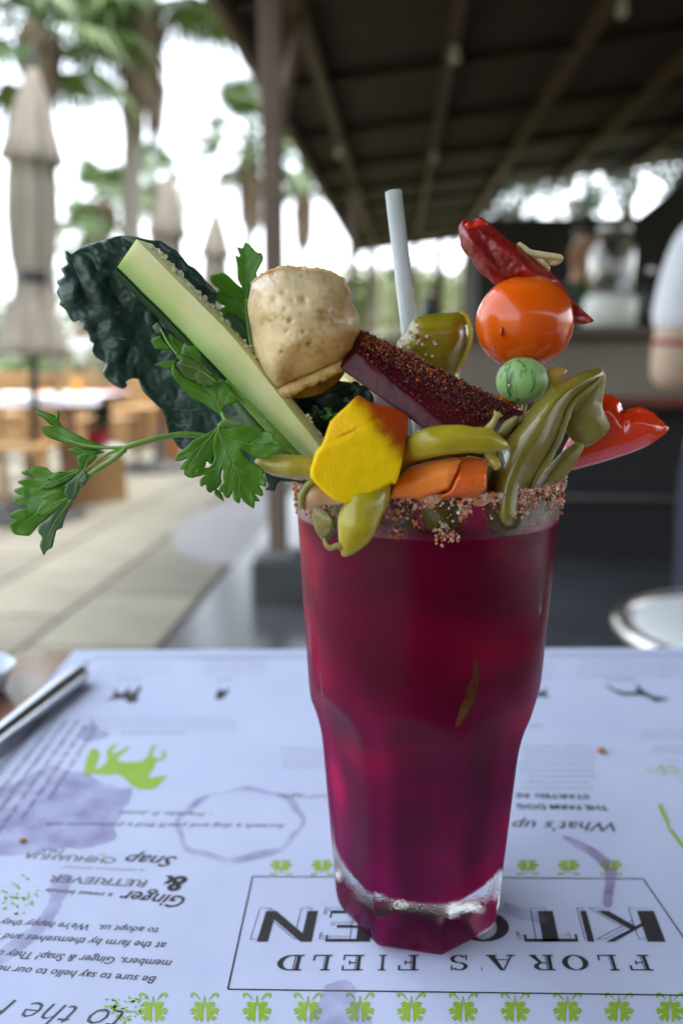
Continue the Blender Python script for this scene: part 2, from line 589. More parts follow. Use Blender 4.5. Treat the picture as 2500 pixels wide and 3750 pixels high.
# kitchen hut behind the bar, with the sloping gable line on its right
M_hut = mat('hut_boards', (0.026, 0.023, 0.020), 0.8, (0.017, 0.015, 0.013), 3, stretch=(1, 1, 0.2))
hut = thing('kitchen_hut', 'dark boarded kitchen hut with rising roofline behind the bar', 'hut', bw(4.0, 9.3, 0))
def hutz(a): return 2.46 if a < 2.58 else min(roofz(a, 9.2) - 0.01, 2.46 + (a - 2.58) * 0.95)
for k in range(32):
    a0 = 0.86 + k * 0.24
    v = [bw(a, b, z) for b in (9.2, 9.28) for a, z in ((a0 + 0.002, 0), (a0 + 0.238, 0), (a0 + 0.238, hutz(a0 + 0.238)), (a0 + 0.002, hutz(a0 + 0.002)))]
    obj('wall_board', v, [(0, 1, 2, 3), (7, 6, 5, 4), (0, 4, 5, 1), (1, 5, 6, 2), (2, 6, 7, 3), (3, 7, 4, 0)], M_hut, hut, False)
obj('side_wall', *box(0.87, 0.95, 9.285, 11.6, 0, 2.4, bw), M_hut, hut, False)
obj('shelf', *box(1.3, 5.2, 8.95, 9.19, 1.35, 1.39, bw), M_wood_dark, hut, False)

# low half wall at the far end under the greenery
M_half = mat('half_wall', (0.12, 0.10, 0.085), 0.8, (0.09, 0.075, 0.06), 4)
struct('half_wall', *bbox(-0.4, 0.8, 13.2, 13.4, 0, 1.32, bw, 0.01), M_half)

# ------------------------------------------------------------------ plants
M_trunk = mat('palm_trunk', (0.24, 0.22, 0.19), 0.9, (0.16, 0.145, 0.125), 6, stretch=(1, 1, 5), bump=0.5, bscale=25, bdist=0.02)
M_frond = mat('palm_frond', (0.11, 0.17, 0.05), 0.5, (0.065, 0.125, 0.045), 1.5)
M_dead = mat('dead_frond', (0.17, 0.12, 0.08), 0.8, (0.11, 0.085, 0.065), 2.0)
M_leafA = mat('leaf_mid_green', (0.075, 0.14, 0.035), 0.5, (0.045, 0.10, 0.028), 0.8)
M_leafB = mat('leaf_light_green', (0.16, 0.22, 0.045), 0.5, (0.09, 0.15, 0.035), 0.8)
M_leafC = mat('leaf_dark_green', (0.035, 0.075, 0.025), 0.5, (0.025, 0.055, 0.022), 0.8)
M_bark = mat('bark', (0.21, 0.18, 0.14), 0.9, (0.13, 0.11, 0.085), 5, stretch=(1, 1, 0.2))
M_bamboo = mat('pale_cane', (0.30, 0.30, 0.17), 0.6, (0.22, 0.22, 0.12), 4, stretch=(1, 1, 0.3))

def px(u, v, D):                       # ground position under V-pixel column u at distance D
    p = atv(u, v, D); return p.x, p.y
def fan_frond(mb, c, az, el, plen, blen, rnd, n=21, droop=0.5):
    d = Vector((math.cos(az) * math.cos(el), math.sin(az) * math.cos(el), math.sin(el)))
    s = Vector((-math.sin(az), math.cos(az), 0))
    nrm = s.cross(d)
    if nrm.z < 0: nrm = -nrm
    e = Vector(c) + d * plen - Vector((0, 0, 1)) * droop * 0.15 * plen
    mb.add(tube([c, (Vector(c) + e) / 2 + Vector((0, 0, 0.04 * plen)), e], (0.03, 0.02, 0.016), 4, 4, caps=False))
    V, F = [], []
    for k in range(n):
        t = (k - (n - 1) / 2) / ((n - 1) / 2) * R(105)
        a = d * math.cos(t) + s * math.sin(t)
        b = (d * -math.sin(t) + s * math.cos(t))
        L = blen * (0.72 + 0.28 * math.cos(t)) * rnd.uniform(0.88, 1.08)
        wv = blen * 0.048
        i = len(V)
        tip = e + a * L - Vector((0, 0, 1)) * droop * L * rnd.uniform(0.5, 0.9)
        mid = e + a * L * 0.58 - Vector((0, 0, 1)) * droop * L * 0.12
        V += [e, mid - b * wv - nrm * wv * 0.3, mid + nrm * wv * 0.2, mid + b * wv - nrm * wv * 0.3, tip]
        F += [(i, i + 1, i + 2), (i, i + 2, i + 3), (i + 1, i + 4, i + 2), (i + 2, i + 4, i + 3)]
    mb.add((V, F))
def fan_palm(label, ub, ut, vt, D, tr, nf, fl, seed, skirt=1.2, group='fan palms beyond the terrace'):
    rnd = random.Random(seed)
    x, y = px(ub, 830, D); tp_ = atv(ut, vt, D); hgt = tp_.z
    t = thing('fan_palm', label, 'palm tree', (x, y, 0), group=group)
    bend = tp_.x - x
    obj('trunk', *tube([(x, y, -0.03), (x + bend * 0.4, y, hgt * 0.4), (x + bend, y, hgt)], (tr * 1.35, tr * 1.05, tr * 0.9), 24, 12, wob=tr * 0.18, wsc=6), M_trunk, t)
    c = Vector((x + bend, y, hgt))
    mb = MB()
    for k in range(nf):
        el = R(-35) + R(115) * ((k + 0.5) / nf)
        az = k * 2.39996 + rnd.uniform(-0.25, 0.25)
        fan_frond(mb, c + Vector((0, 0, rnd.uniform(-0.1, 0.15))), az, el, fl * rnd.uniform(0.8, 1.1), fl * 0.85, rnd, droop=0.75 if el < R(40) else 0.35)
    mb.build('crown', M_frond, t, smooth=False, fix=False)
    if skirt > 0:
        mb = MB()
        for k in range(110):
            az = k * 2.39996
            r0 = tr * 0.9; z0 = hgt + 0.1 - skirt * 0.75 * rnd.random()
            L = skirt * rnd.uniform(0.35, 0.6)
            r1 = tr * rnd.uniform(1.5, 2.4)
            for q in range(3):
                a2 = az + (q - 1) * 0.22
                w_ = 0.05
                p0 = Vector((c.x + math.cos(az) * r0, c.y + math.sin(az) * r0, z0))
                p1 = Vector((c.x + math.cos(a2) * r1, c.y + math.sin(a2) * r1, z0 - L * 0.55))
                p2 = Vector((c.x + math.cos(a2) * r1 * 0.93, c.y + math.sin(a2) * r1 * 0.93, z0 - L))
                s = Vector((-math.sin(a2), math.cos(a2), 0)) * w_
                mb.add(([p0, p1 - s, p1 + s, p2], [(0, 1, 2), (1, 3, 2)]))
        mb.build('dead_skirt', M_dead, t, smooth=False, fix=False)
    return t
fan_palm('tall fan palm with grey trunk between the umbrellas', 286, 314, -110, 14, 0.165, 36, 1.3, 11, 2.4)
fan_palm('fan palm with big crown behind the nearest closed umbrella', 110, 85, 55, 12.5, 0.14, 30, 1.0, 12, 0.9)
fan_palm('slender fan palm just left of the wooden post', 566, 572, 320, 19, 0.12, 26, 0.85, 13, 1.7)
fan_palm('distant fan palm seen right of the wooden post', 690, 696, 400, 23, 0.12, 22, 0.8, 14, 1.8)
fan_palm('short fan palm beneath the tall palm, left of its trunk', 236, 240, 470, 22, 0.14, 24, 0.8, 15, 0.6)
fan_palm('short fan palm beneath the tall palm, right of its trunk', 352, 350, 430, 25, 0.14, 24, 0.8, 16, 0.6)
fan_palm('low fan palm just above the kale leaf on the left', 205, 202, 545, 26, 0.14, 22, 0.8, 17, 0.5)

def leaf_cloud(mb, c, r, n, size, rnd, lumps=7, gap=0.0):
    L = []
    for k in range(lumps):
        d = Vector((rnd.gauss(0, 1), rnd.gauss(0, 1), rnd.gauss(0, 1))).normalized()
        L.append((Vector((c[0] + d.x * r[0] * 0.6, c[1] + d.y * r[1] * 0.6, c[2] + d.z * r[2] * 0.6)), rnd.uniform(0.35, 0.6)))
    V, F = [], []
    for k in range(n):
        lc, lr = L[rnd.randrange(lumps)]
        d = Vector((rnd.gauss(0, 1), rnd.gauss(0, 1), rnd.gauss(0, 1))).normalized()
        q = rnd.random() ** 0.4
        p = lc + Vector((d.x * r[0] * lr * q, d.y * r[1] * lr * q, d.z * r[2] * lr * q))
        a = Vector((rnd.gauss(0, 1), rnd.gauss(0, 1), rnd.gauss(0, 0.6))).normalized()
        b = a.cross(Vector((rnd.gauss(0, 1), rnd.gauss(0, 1), 1))).normalized()
        s = size * rnd.uniform(0.6, 1.3)
        i = len(V)
        V += [p - a * s, p - b * s * 0.4, p + a * s, p + b * s * 0.4]
        F.append((i, i + 1, i + 2, i + 3))
    mb.add((V, F))
def shrub(label, x, y, r, m, seed, n=900, size=0.06, group='shrubs beyond the terrace', z=None):
    rnd = random.Random(seed)
    t = thing('shrub', label, 'shrub', (x, y, -0.03), group=group)
    mb = MB(); leaf_cloud(mb, (x, y, r[2] * 0.9 if z is None else z), r, n, size, rnd)
    mb.build('foliage', m, t, smooth=False, fix=False)
    mb = MB()
    for k in range(4):
        a = k * 1.7
        mb.add(tube([(x, y, -0.03), (x + math.cos(a) * r[0] * 0.4, y + math.sin(a) * r[1] * 0.4, r[2])], (0.03, 0.012), 4, 5))
    mb.build('stem', M_bark, t)
def tree(label, x, y, hgt, r, m, seed, n=2600, size=0.13, group='leafy trees beyond the pavilion', tr=0.13):
    rnd = random.Random(seed)
    t = thing('leafy_tree', label, 'tree', (x, y, -0.03), group=group)
    mb = MB()
    mb.add(tube([(x, y, -0.03), (x + 0.1, y, hgt * 0.35), (x - 0.05, y, hgt * 0.75)], (tr * 1.2, tr, tr * 0.5), 10, 10, wob=0.03, wsc=3))
    for k in range(6):
        a = k * 1.1
        z0 = hgt * (0.4 + 0.05 * k)
        mb.add(tube([(x, y, z0), (x + math.cos(a) * r[0] * 0.35, y + math.sin(a) * r[1] * 0.35, z0 + hgt * 0.14), (x + math.cos(a) * r[0] * 0.75, y + math.sin(a) * r[1] * 0.75, z0 + hgt * 0.2)], (tr * 0.5, tr * 0.33, tr * 0.12), 6, 6))
    mb.build('trunk', M_bark, t)
    mb = MB(); leaf_cloud(mb, (x, y, hgt * 0.78), r, n, size, rnd, 11)
    mb.build('crown', m, t, smooth=False, fix=False)
# greenery along the left terrace edge
sh = [(20, 10.5, (0.9, 0.7, 0.55), M_leafA, 'mid green shrub at the far left edge behind the table'), (110, 12, (1.0, 0.8, 0.6), M_leafB, 'light green shrub behind the nearest umbrella pole'),
      (190, 15, (1.2, 0.8, 0.75), M_leafA, 'mid green shrub beside the person in white'), (270, 13, (1.2, 0.8, 0.6), M_leafB, 'light green shrub just left of the kale leaf'),
      (360, 15, (1.2, 0.9, 0.8), M_leafA, 'mid green shrub hidden behind the kale leaf'), (460, 14, (1.0, 0.8, 0.75), M_leafB, 'light green shrub below the third umbrella'),
      (560, 16, (1.3, 0.9, 0.9), M_leafA, 'mid green shrub left of the post behind the crisp'), (680, 17, (1.0, 0.9, 1.0), M_leafB, 'light green shrub right of the post by the crisp'),
      (760, 19, (1.1, 0.9, 1.1), M_leafA, 'mid green shrub at the pavilion far corner')]
for k, (u, D, r, m, lb) in enumerate(sh):
    x, y = px(u, 830, D); shrub(lb, x, y, r, m, 40 + k)
# far tree belt that reads as one mass
rnd = random.Random(5)
mb = MB()
for k in range(30):
    u = -150 + k * 65
    x, y = px(u, 830, rnd.uniform(38, 46))
    leaf_cloud(mb, (x, y, 2.2), (2.4, 1.5, rnd.uniform(2.2, 4.0)), 520, 0.24, rnd)
bl = mb.build('tree_belt', M_leafA, None, smooth=False, base=(0, 40, 0), fix=False)
tag(bl, 'hazy green belt of far trees behind the terrace', 'trees', kind='stuff')
# trees through the central gap and the upper opening
for k, (u, D, h, r, m, lb) in enumerate(((830, 24, 3.4, (1.1, 1.0, 1.0), M_leafB, 'light green tree seen left of the straw under the roof'), (905, 27, 3.9, (1.2, 1.0, 1.1), M_leafA, 'mid green tree seen behind the straw'),
        (985, 25, 3.5, (1.0, 1.0, 1.1), M_leafB, 'light green tree between the straw and the orange tomato'), (1070, 28, 4.2, (1.3, 1.0, 1.2), M_leafA, 'mid green tree behind the dried chili tip'),
        (1180, 20, 6.3, (1.0, 1.0, 1.1), M_leafC, 'dark tree at the left of the high opening under the roof'), (1310, 23, 7.0, (1.0, 1.0, 1.0), M_leafC, 'dark tree in the middle of the high opening under the roof'),
        (1440, 19, 6.8, (0.8, 0.8, 1.3), M_leafC, 'dark tree at the right of the high opening under the roof'), (1555, 17, 6.9, (1.1, 1.0, 1.4), M_leafC, 'dark tree behind the hut roofline at the right edge'))):
    x, y = px(u, 600, D); tree(lb, x, y, h, r, m, 70 + k, n=1500 if k < 4 else 1000, size=0.12)
for k, (u, D) in enumerate(((845, 19), (872, 20.5), (893, 22), (958, 19.5), (1006, 20), (1030, 21.5), (1058, 19), (1090, 20.5))):
    x, y = px(u, 700, D)
    lb = ['leftmost', 'second', 'third', 'fourth', 'fifth', 'sixth', 'seventh', 'rightmost'][k] + ' of the eight pale cane stalks under the roof behind the straw'
    o = obj('cane_stalk', *tube([(x, y, 0), (x + 0.05, y, 1.6), (x + 0.02 * (k % 3 - 1), y, 3.1)], (0.07, 0.06, 0.05), 8, 8), M_bamboo, None, base=(x, y, 0))
    tag(o, lb, 'cane', 'pale canes beyond the half wall')
# ================================================================== TERRACE FURNITURE
M_canvas = mat('umbrella_canvas', (0.25, 0.22, 0.175), 0.85, (0.155, 0.135, 0.105), 4, stretch=(2, 2, 0.3), bump=0.3, bscale=12, bdist=0.02)
M_pole = mat('black_metal', (0.02, 0.02, 0.022), 0.4, metal=0.3)
M_basem = mat('umbrella_base', (0.045, 0.042, 0.04), 0.6, (0.03, 0.03, 0.03), 10)
M_woodA = mat('honey_wood', (0.42, 0.24, 0.09), 0.5, (0.30, 0.16, 0.06), 7, stretch=(6, 6, 1))
M_woodB = mat('brown_wood', (0.23, 0.115, 0.05), 0.55, (0.15, 0.075, 0.035), 7, stretch=(6, 1, 6))
M_cloth = mat('white_cloth', (0.78, 0.78, 0.80), 0.8)
M_amber = mat('amber_jar', (0.75, 0.33, 0.02), 0.2, trans=0.3)
M_redfl = mat('red_petals', (0.42, 0.015, 0.03), 0.5, (0.30, 0.01, 0.02), 20)
M_pot = mat('dark_pot', (0.06, 0.035, 0.03), 0.6)
def umbrella(label, x, y, top, sc_=1.0, seed=0, lean=0.0):
    t = thing('patio_umbrella', label, 'umbrella', (x, y, 0), group='closed beige patio umbrellas')
    t.rotation_euler = (0, lean, 0)
    rnd = random.Random(seed)
    ph = rnd.uniform(0, 6)
    def fold(a, z, r): return r * (1 + 0.13 * math.cos(8 * a + ph + z * 1.5) + 0.06 * math.cos(5 * a + 1.3 * z))
    k = sc_
    pr = [(0.016, 2.51), (0.05, 2.45), (0.10, 2.3), (0.15, 2.12), (0.178, 2.03), (0.17, 2.01), (0.132, 2.0), (0.14, 1.9), (0.145, 1.72), (0.128, 1.5), (0.102, 1.38),
          (0.108, 1.3), (0.15, 1.16), (0.195, 1.02), (0.215, 0.97), (0.20, 0.95), (0.08, 1.0)]
    pr = [(r * k * 0.88, top - (2.51 - z) * k) for r, z in pr]
    obj('canopy', *lathe(pr, (x, y, 0), 64, fold), M_canvas, t)
    obj('tie', *lathe([(0.098 * k, top - 1.15 * k), (0.103 * k, top - 1.13 * k), (0.103 * k, top - 1.10 * k), (0.098 * k, top - 1.08 * k)], (x, y, 0), 48), M_pole, t)
    obj('finial', *lathe([(0.018, top - 0.02), (0.022, top + 0.02), (0.012, top + 0.05), (0.016, top + 0.08), (0.003, top + 0.1)], (x, y, 0), 12), M_pole, t)
    obj('pole', *tube([(x, y, 0.06), (x, y, top - 0.1)], (0.024, 0.024), 2, 12), M_pole, t)
    obj('crank', *tube([(x, y, 1.0), (x - 0.05, y - 0.06, 1.0), (x - 0.10, y - 0.08, 1.04)], (0.035, 0.03, 0.03), 6, 8), M_pole, t)
    obj('base', *lathe([(0.29, 0.0), (0.30, 0.02), (0.285, 0.045), (0.10, 0.075), (0.05, 0.10), (0.045, 0.35), (0.03, 0.36)], (x, y, 0.001), 40), M_basem, t)
for ut, vt, ub, vb, D, lb, s in ((75, 150, 82, 1205, 4.75, 'largest closed beige umbrella at the left edge', 1), (390, 395, 366, 1070, 6.95, 'closed beige umbrella behind the cucumber tip', 2), (497, 478, 492, 1000, 8.9, 'farthest closed beige umbrella, left of the wooden post', 3)):
    pt_, pb_ = atv(ut, vt, D), atv(ub, vb, D)
    umbrella(lb, pb_.x, D, pt_.z, 1.0, s, math.atan2(pt_.x - pb_.x, pt_.z))

def dining_table(x, y, w_, d_, h, label):
    t = thing('dining_table', label, 'table', (x, y, 0))
    for k in range(5):
        y0 = y - d_ / 2 + d_ / 5 * k
        obj('plank', *bbox(x - w_ / 2, x + w_ / 2, y0 + 0.002, y0 + d_ / 5 - 0.002, h - 0.04, h, None, 0.004), M_woodB, t, False)
    for sx in (-1, 1):
        for sy in (-1, 1):
            cx, cy = x + sx * (w_ / 2 - 0.08), y + sy * (d_ / 2 - 0.08)
            obj('leg', *bbox(cx - 0.04, cx + 0.04, cy - 0.04, cy + 0.04, 0, h - 0.042, None, 0.004), M_woodB, t, False)
    return t
tx = px(40, 830, 5.35)[0]
dining_table(tx - 0.35, 5.35, 1.75, 0.95, 0.715, 'brown wooden terrace table under white cloths at the left')
for k, (u, wd, lb) in enumerate(((18, 0.46, 'white table mat nearest the left edge on the terrace table'), (118, 0.42, 'middle white mat on the terrace table'), (200, 0.34, 'white mat at the red flower end of the terrace table'))):
    xx = px(u, 830, 5.2)[0]
    z = 0.7165 + 0.0045 * k
    V = [(xx - wd / 2, 4.85, z - 0.05), (xx + wd / 2, 4.85, z - 0.05), (xx + wd / 2, 4.868, z), (xx - wd / 2, 4.868, z), (xx + wd / 2, 5.62, z), (xx - wd / 2, 5.62, z)]
    V = V + [(a, b + 0.003, c + 0.003) for a, b, c in V]
    o = obj('table_mat', V, [(0, 1, 2, 3), (3, 2, 4, 5), (7, 6, 9, 8), (8, 9, 11, 10)[::-1], (0, 6, 7, 1), (4, 10, 11, 5)], M_cloth, None, False)
    tag(o, lb, 'table mat', 'white mats on the terrace table')
for u, D, lb in ((173, 5.3, 'amber jar on the terrace table right of the umbrella pole'), (95, 5.4, 'amber jar on the terrace table left of the umbrella pole')):
    xx = px(u, 830, D)[0]
    t = thing('amber_jar', lb, 'jar', (xx, D, 0.727), group='amber jars on the terrace table')
    obj('jar', *lathe([(0.03, 0), (0.034, 0.01), (0.034, 0.07), (0.028, 0.085)], (xx, D, 0.727), 16), M_amber, t)
    obj('lid', *lathe([(0.031, 0.086), (0.031, 0.1), (0.028, 0.102)], (xx, D, 0.727), 16), M_woodA, t)
def chair(x, y, rz, label, m):
    t = thing('wooden_chair', label, 'chair', (x, y, 0), rz, 'honey coloured wooden terrace chairs')
    def L(vf): return [Vector(p) + Vector((x, y, 0)) for p in vf[0]], vf[1]
    obj('seat', *L(bbox(-0.22, 0.22, -0.22, 0.22, 0.43, 0.46, None, 0.006)), m, t, False)
    for sx in (-1, 1):
        obj('leg', *L(bbox(sx * 0.19 - 0.02, sx * 0.19 + 0.02, -0.21, -0.17, 0, 0.43, None, 0.004)), m, t, False)
        obj('leg', *L(bbox(sx * 0.19 - 0.02, sx * 0.19 + 0.02, 0.17, 0.21, 0, 0.86, None, 0.004)), m, t, False)
    for z in (0.56, 0.68, 0.80):
        obj('back_slat', *L(bbox(-0.168, 0.168, 0.175, 0.2, z - 0.035, z + 0.035, None, 0.004)), m, t, False)
    return t
for u, D, rz, lb in ((30, 4.75, 0.0, 'honey wooden chair at the left edge in front of the terrace table'), (120, 6.6, 3.1, 'honey wooden chair behind the terrace table and umbrella pole'),
                     (230, 6.9, 2.6, 'honey wooden chair behind the red flowers'), (300, 8.6, 0.3, 'honey wooden chair farther back below the kale leaf'), (345, 9.2, 1.2, 'farthest honey wooden chair left of the umbrella base'), (20, 7.6, 0.3, 'honey wooden chair behind the table at the left edge')):
    x, y = px(u, 830, D); chair(x, y, rz, lb, M_woodA)
# wooden cube stool and the potted red flowers on it
x, y = px(216, 1000, 5.45)
st = thing('cube_stool', 'wooden cube stool with sides darkened as in shade below the red flowers', 'stool', (x, y, 0), R(28))
def L2(vf): return [Vector(p) + Vector((x, y, 0)) for p in vf[0]], vf[1]
for k in range(4):
    obj('side_board', *L2(bbox(-0.165, 0.165, -0.165, -0.145, 0.002 + k * 0.08, 0.08 + k * 0.08, None, 0.003)), M_woodA, st, False)
    obj('side_board', *L2(bbox(0.145, 0.165, -0.143, 0.165, 0.002 + k * 0.08, 0.08 + k * 0.08, None, 0.003)), M_woodB, st, False)  # sides in darker wood than the front: shade put into the colour
    obj('side_board', *L2(bbox(-0.165, -0.145, -0.143, 0.165, 0.002 + k * 0.08, 0.08 + k * 0.08, None, 0.003)), M_woodB, st, False)
obj('seat', *L2(bbox(-0.175, 0.175, -0.175, 0.175, 0.323, 0.35, None, 0.005)), M_cloth, st, False)
pt = thing('potted_flowers', 'pot of red flowers standing on the cube stool', 'flowers', (x + 0.02, y, 0.351))
obj('pot', *lathe([(0.055, 0.0), (0.075, 0.1), (0.08, 0.13), (0.07, 0.13)], (x + 0.02, y, 0.351), 20), M_redfl, pt)
rnd = random.Random(9)
mb = MB(); leaf_cloud(mb, (x + 0.04, y, 0.60), (0.14, 0.12, 0.14), 260, 0.03, rnd, 6); mb.build('leaves', M_leafC, pt, smooth=False, fix=False)
mb = MB(); leaf_cloud(mb, (x + 0.03, y - 0.02, 0.715), (0.2, 0.14, 0.06), 330, 0.034, rnd, 7); mb.build('petals', M_redfl, pt, smooth=False, fix=False)
# big wooden planter column behind the kale
x, y = px(398, 1000, 7.6)
o = obj('wooden_bollard', *bbox(x - 0.08, x + 0.08, y - 0.08, y + 0.08, 0, 0.72, None, 0.01), mat('orange_wood', (0.40, 0.16, 0.05), 0.5, (0.28, 0.10, 0.035), 8, stretch=(6, 6, 1)), None, False)
tag(o, 'orange wooden bollard behind the parsley and kale', 'bollard')
# low honey timber planter edging at the back of the terrace
for k, (u, lb) in enumerate(((40, 'honey timber planter edge at the far left of the terrace'), (215, 'honey timber planter edge beside the red flowers'), (390, 'honey timber planter edge behind the kale'))):
    x, y = px(u, 830, 9.4)
    t = thing('timber_edging', lb, 'planter edge', (x, y, 0), group='timber planter edges at the back of the terrace')
    for j in range(2):
        obj('sleeper', *bbox(x - 0.43, x + 0.43, y - 0.1, y + 0.1, 0.002 + j * 0.2, 0.2 + j * 0.2, None, 0.01), M_woodA, t, False)

# glass drinks dispenser on the bar
M_clear = mat('clear_glass', (1, 1, 1), 0.02, trans=1.0, ior=1.45)
M_white = mat('white_ceramic', (0.72, 0.74, 0.68), 0.35)
p = atv(1398, 735, 3.95); p.z = 1.086
t = thing('drinks_dispenser', 'tall glass drinks dispenser with white base on the bar', 'dispenser', p)
obj('base', *lathe([(0.105, 0), (0.125, 0.006), (0.12, 0.15), (0.11, 0.158)], p, 40), M_white, t)
obj('jar', *lathe([(0.09, 0.16), (0.105, 0.18), (0.108, 0.36), (0.08, 0.43), (0.075, 0.45), (0.068, 0.45), (0.074, 0.425), (0.10, 0.355), (0.098, 0.19), (0.085, 0.17)], p, 40), M_clear, t)
obj('lid', *lathe([(0.078, 0.452), (0.08, 0.455), (0.078, 0.475), (0.02, 0.485), (0.022, 0.50), (0.01, 0.505)], p, 32), M_steel, t)
obj('tap', *tube([(p.x, p.y - 0.09, p.z + 0.2), (p.x, p.y - 0.14, p.z + 0.2), (p.x, p.y - 0.15, p.z + 0.17)], (0.012, 0.012, 0.01), 6, 8), M_steel, t)
rnd = random.Random(21)
p = atv(1350, 700, 4.15); p.z = 1.086
t = thing('potted_herb', 'small green herb pot on the bar beside the dispenser', 'plant', p)
obj('pot', *lathe([(0.04, 0), (0.055, 0.08), (0.05, 0.08)], p, 16), M_pot, t)
mb = MB(); leaf_cloud(mb, (p.x, p.y, p.z + 0.16), (0.1, 0.09, 0.09), 240, 0.022, rnd, 6); mb.build('leaves', M_leafA, t, smooth=False, fix=False)
p = atv(1490, 700, 4.05); p.z = 1.086
t = thing('dark_bottle', 'dark bottle on the bar right of the dispenser', 'bottle', p)
obj('bottle', *lathe([(0.045, 0), (0.05, 0.01), (0.05, 0.15), (0.02, 0.2), (0.018, 0.27), (0.012, 0.27)], p, 20), mat('dark_glass', (0.02, 0.03, 0.02), 0.1), t)
obj('stopper', *lathe([(0.016, 0.272), (0.019, 0.28), (0.019, 0.30), (0.01, 0.305)], p, 16), M_steel, t)
p = atv(985, 720, 4.0); p.z = 1.086
t = thing('dark_bottle', 'dark squat bottle on the bar between straw and tomato', 'bottle', p)
obj('bottle', *lathe([(0.045, 0), (0.05, 0.01), (0.05, 0.08), (0.02, 0.12), (0.018, 0.16), (0.012, 0.16)], p, 20), MATS['dark_glass'], t)
obj('stopper', *lathe([(0.016, 0.162), (0.019, 0.17), (0.019, 0.18), (0.01, 0.185)], p, 16), M_steel, t)

# white seated chair with bright metal rim, right edge beyond the table
M_chrome = mat('brushed_metal', (0.62, 0.60, 0.57), 0.22, metal=1.0)
M_seat = mat('white_seat', (0.76, 0.79, 0.76), 0.45)
cx, cy = 0.725, 1.34
t = thing('metal_chair', 'round white seated chair with bright metal rim beyond the table', 'chair', (cx, cy, 0))
obj('seat', *lathe([(0.18, 0.452), (0.20, 0.455), (0.205, 0.468), (0.19, 0.478), (0.10, 0.474), (0.01, 0.473)], (cx, cy, 0), 64), M_seat, t)
V, F = [], []
for i in range(64):
    a = 2 * PI * i / 64
    for j in range(8):
        b = 2 * PI * j / 8
        V.append((cx + (0.222 + 0.016 * math.cos(b)) * math.cos(a), cy + (0.222 + 0.016 * math.cos(b)) * math.sin(a), 0.464 + 0.016 * math.sin(b)))
for i in range(64):
    for j in range(8):
        F.append((i * 8 + j, i * 8 + (j + 1) % 8, ((i + 1) % 64) * 8 + (j + 1) % 8, ((i + 1) % 64) * 8 + j))
obj('seat_rim', V, F, M_chrome, t)
for k in range(4):
    a = R(45 + 90 * k)
    obj('leg', *tube([(cx + 0.19 * math.cos(a), cy + 0.19 * math.sin(a), 0.45), (cx + 0.25 * math.cos(a), cy + 0.25 * math.sin(a), 0.004)], (0.013, 0.013), 2, 10), M_chrome, t)
V, F = tube([(cx + 0.20, cy + 0.14, 0.46), (cx + 0.24, cy + 0.16, 0.75), (cx + 0.23, cy, 0.86), (cx + 0.24, cy - 0.16, 0.75), (cx + 0.20, cy - 0.14, 0.46)], (0.013,) * 5, 24, 10)
obj('back_frame', V, F, M_chrome, t)

# ================================================================== PEOPLE (continuous skinned bodies)
def skin_obj(name, joints, edges, radii, m, parent, sub=2):
    me = bpy.data.meshes.new(name)
    off = parent.location
    me.from_pydata([tuple(Vector(j) - off) for j in joints], edges, [])
    o = bpy.data.objects.new(name, me)
    COL.objects.link(o)
    o.parent = parent
    md = o.modifiers.new('Skin', 'SKIN')
    md.use_smooth_shade = True
    md.branch_smoothing = 0.6
    sv = me.skin_vertices[0].data
    for i, r in enumerate(radii):
        sv[i].radius = r if isinstance(r, tuple) else (r, r)
    sv[0].use_root = True
    s = o.modifiers.new('Subsurf', 'SUBSURF'); s.levels = sub; s.render_levels = sub
    me.materials.append(m)
    return o
M_skin = mat('skin', (0.42, 0.24, 0.16), 0.5, (0.36, 0.19, 0.12), 30, sss=0.1, sssr=(0.01, 0.004, 0.002))
M_skin2 = mat('skin_pale', (0.55, 0.42, 0.31), 0.5, (0.5, 0.36, 0.26), 30, sss=0.1, sssr=(0.01, 0.004, 0.002))
M_hair = mat('dark_hair', (0.015, 0.011, 0.009), 0.45, bump=0.4, bscale=150, bdist=0.004)
M_wshirt = mat('white_shirt', (0.74, 0.76, 0.82), 0.85, (0.68, 0.70, 0.78), 6, bump=0.4, bscale=10, bdist=0.01)
M_bshirt = mat('black_shirt', (0.018, 0.018, 0.02), 0.85, bump=0.3, bscale=10, bdist=0.01)
M_jeans = mat('dark_trousers', (0.03, 0.035, 0.05), 0.85)
M_trim = mat('red_trim', (0.30, 0.03, 0.05), 0.7)
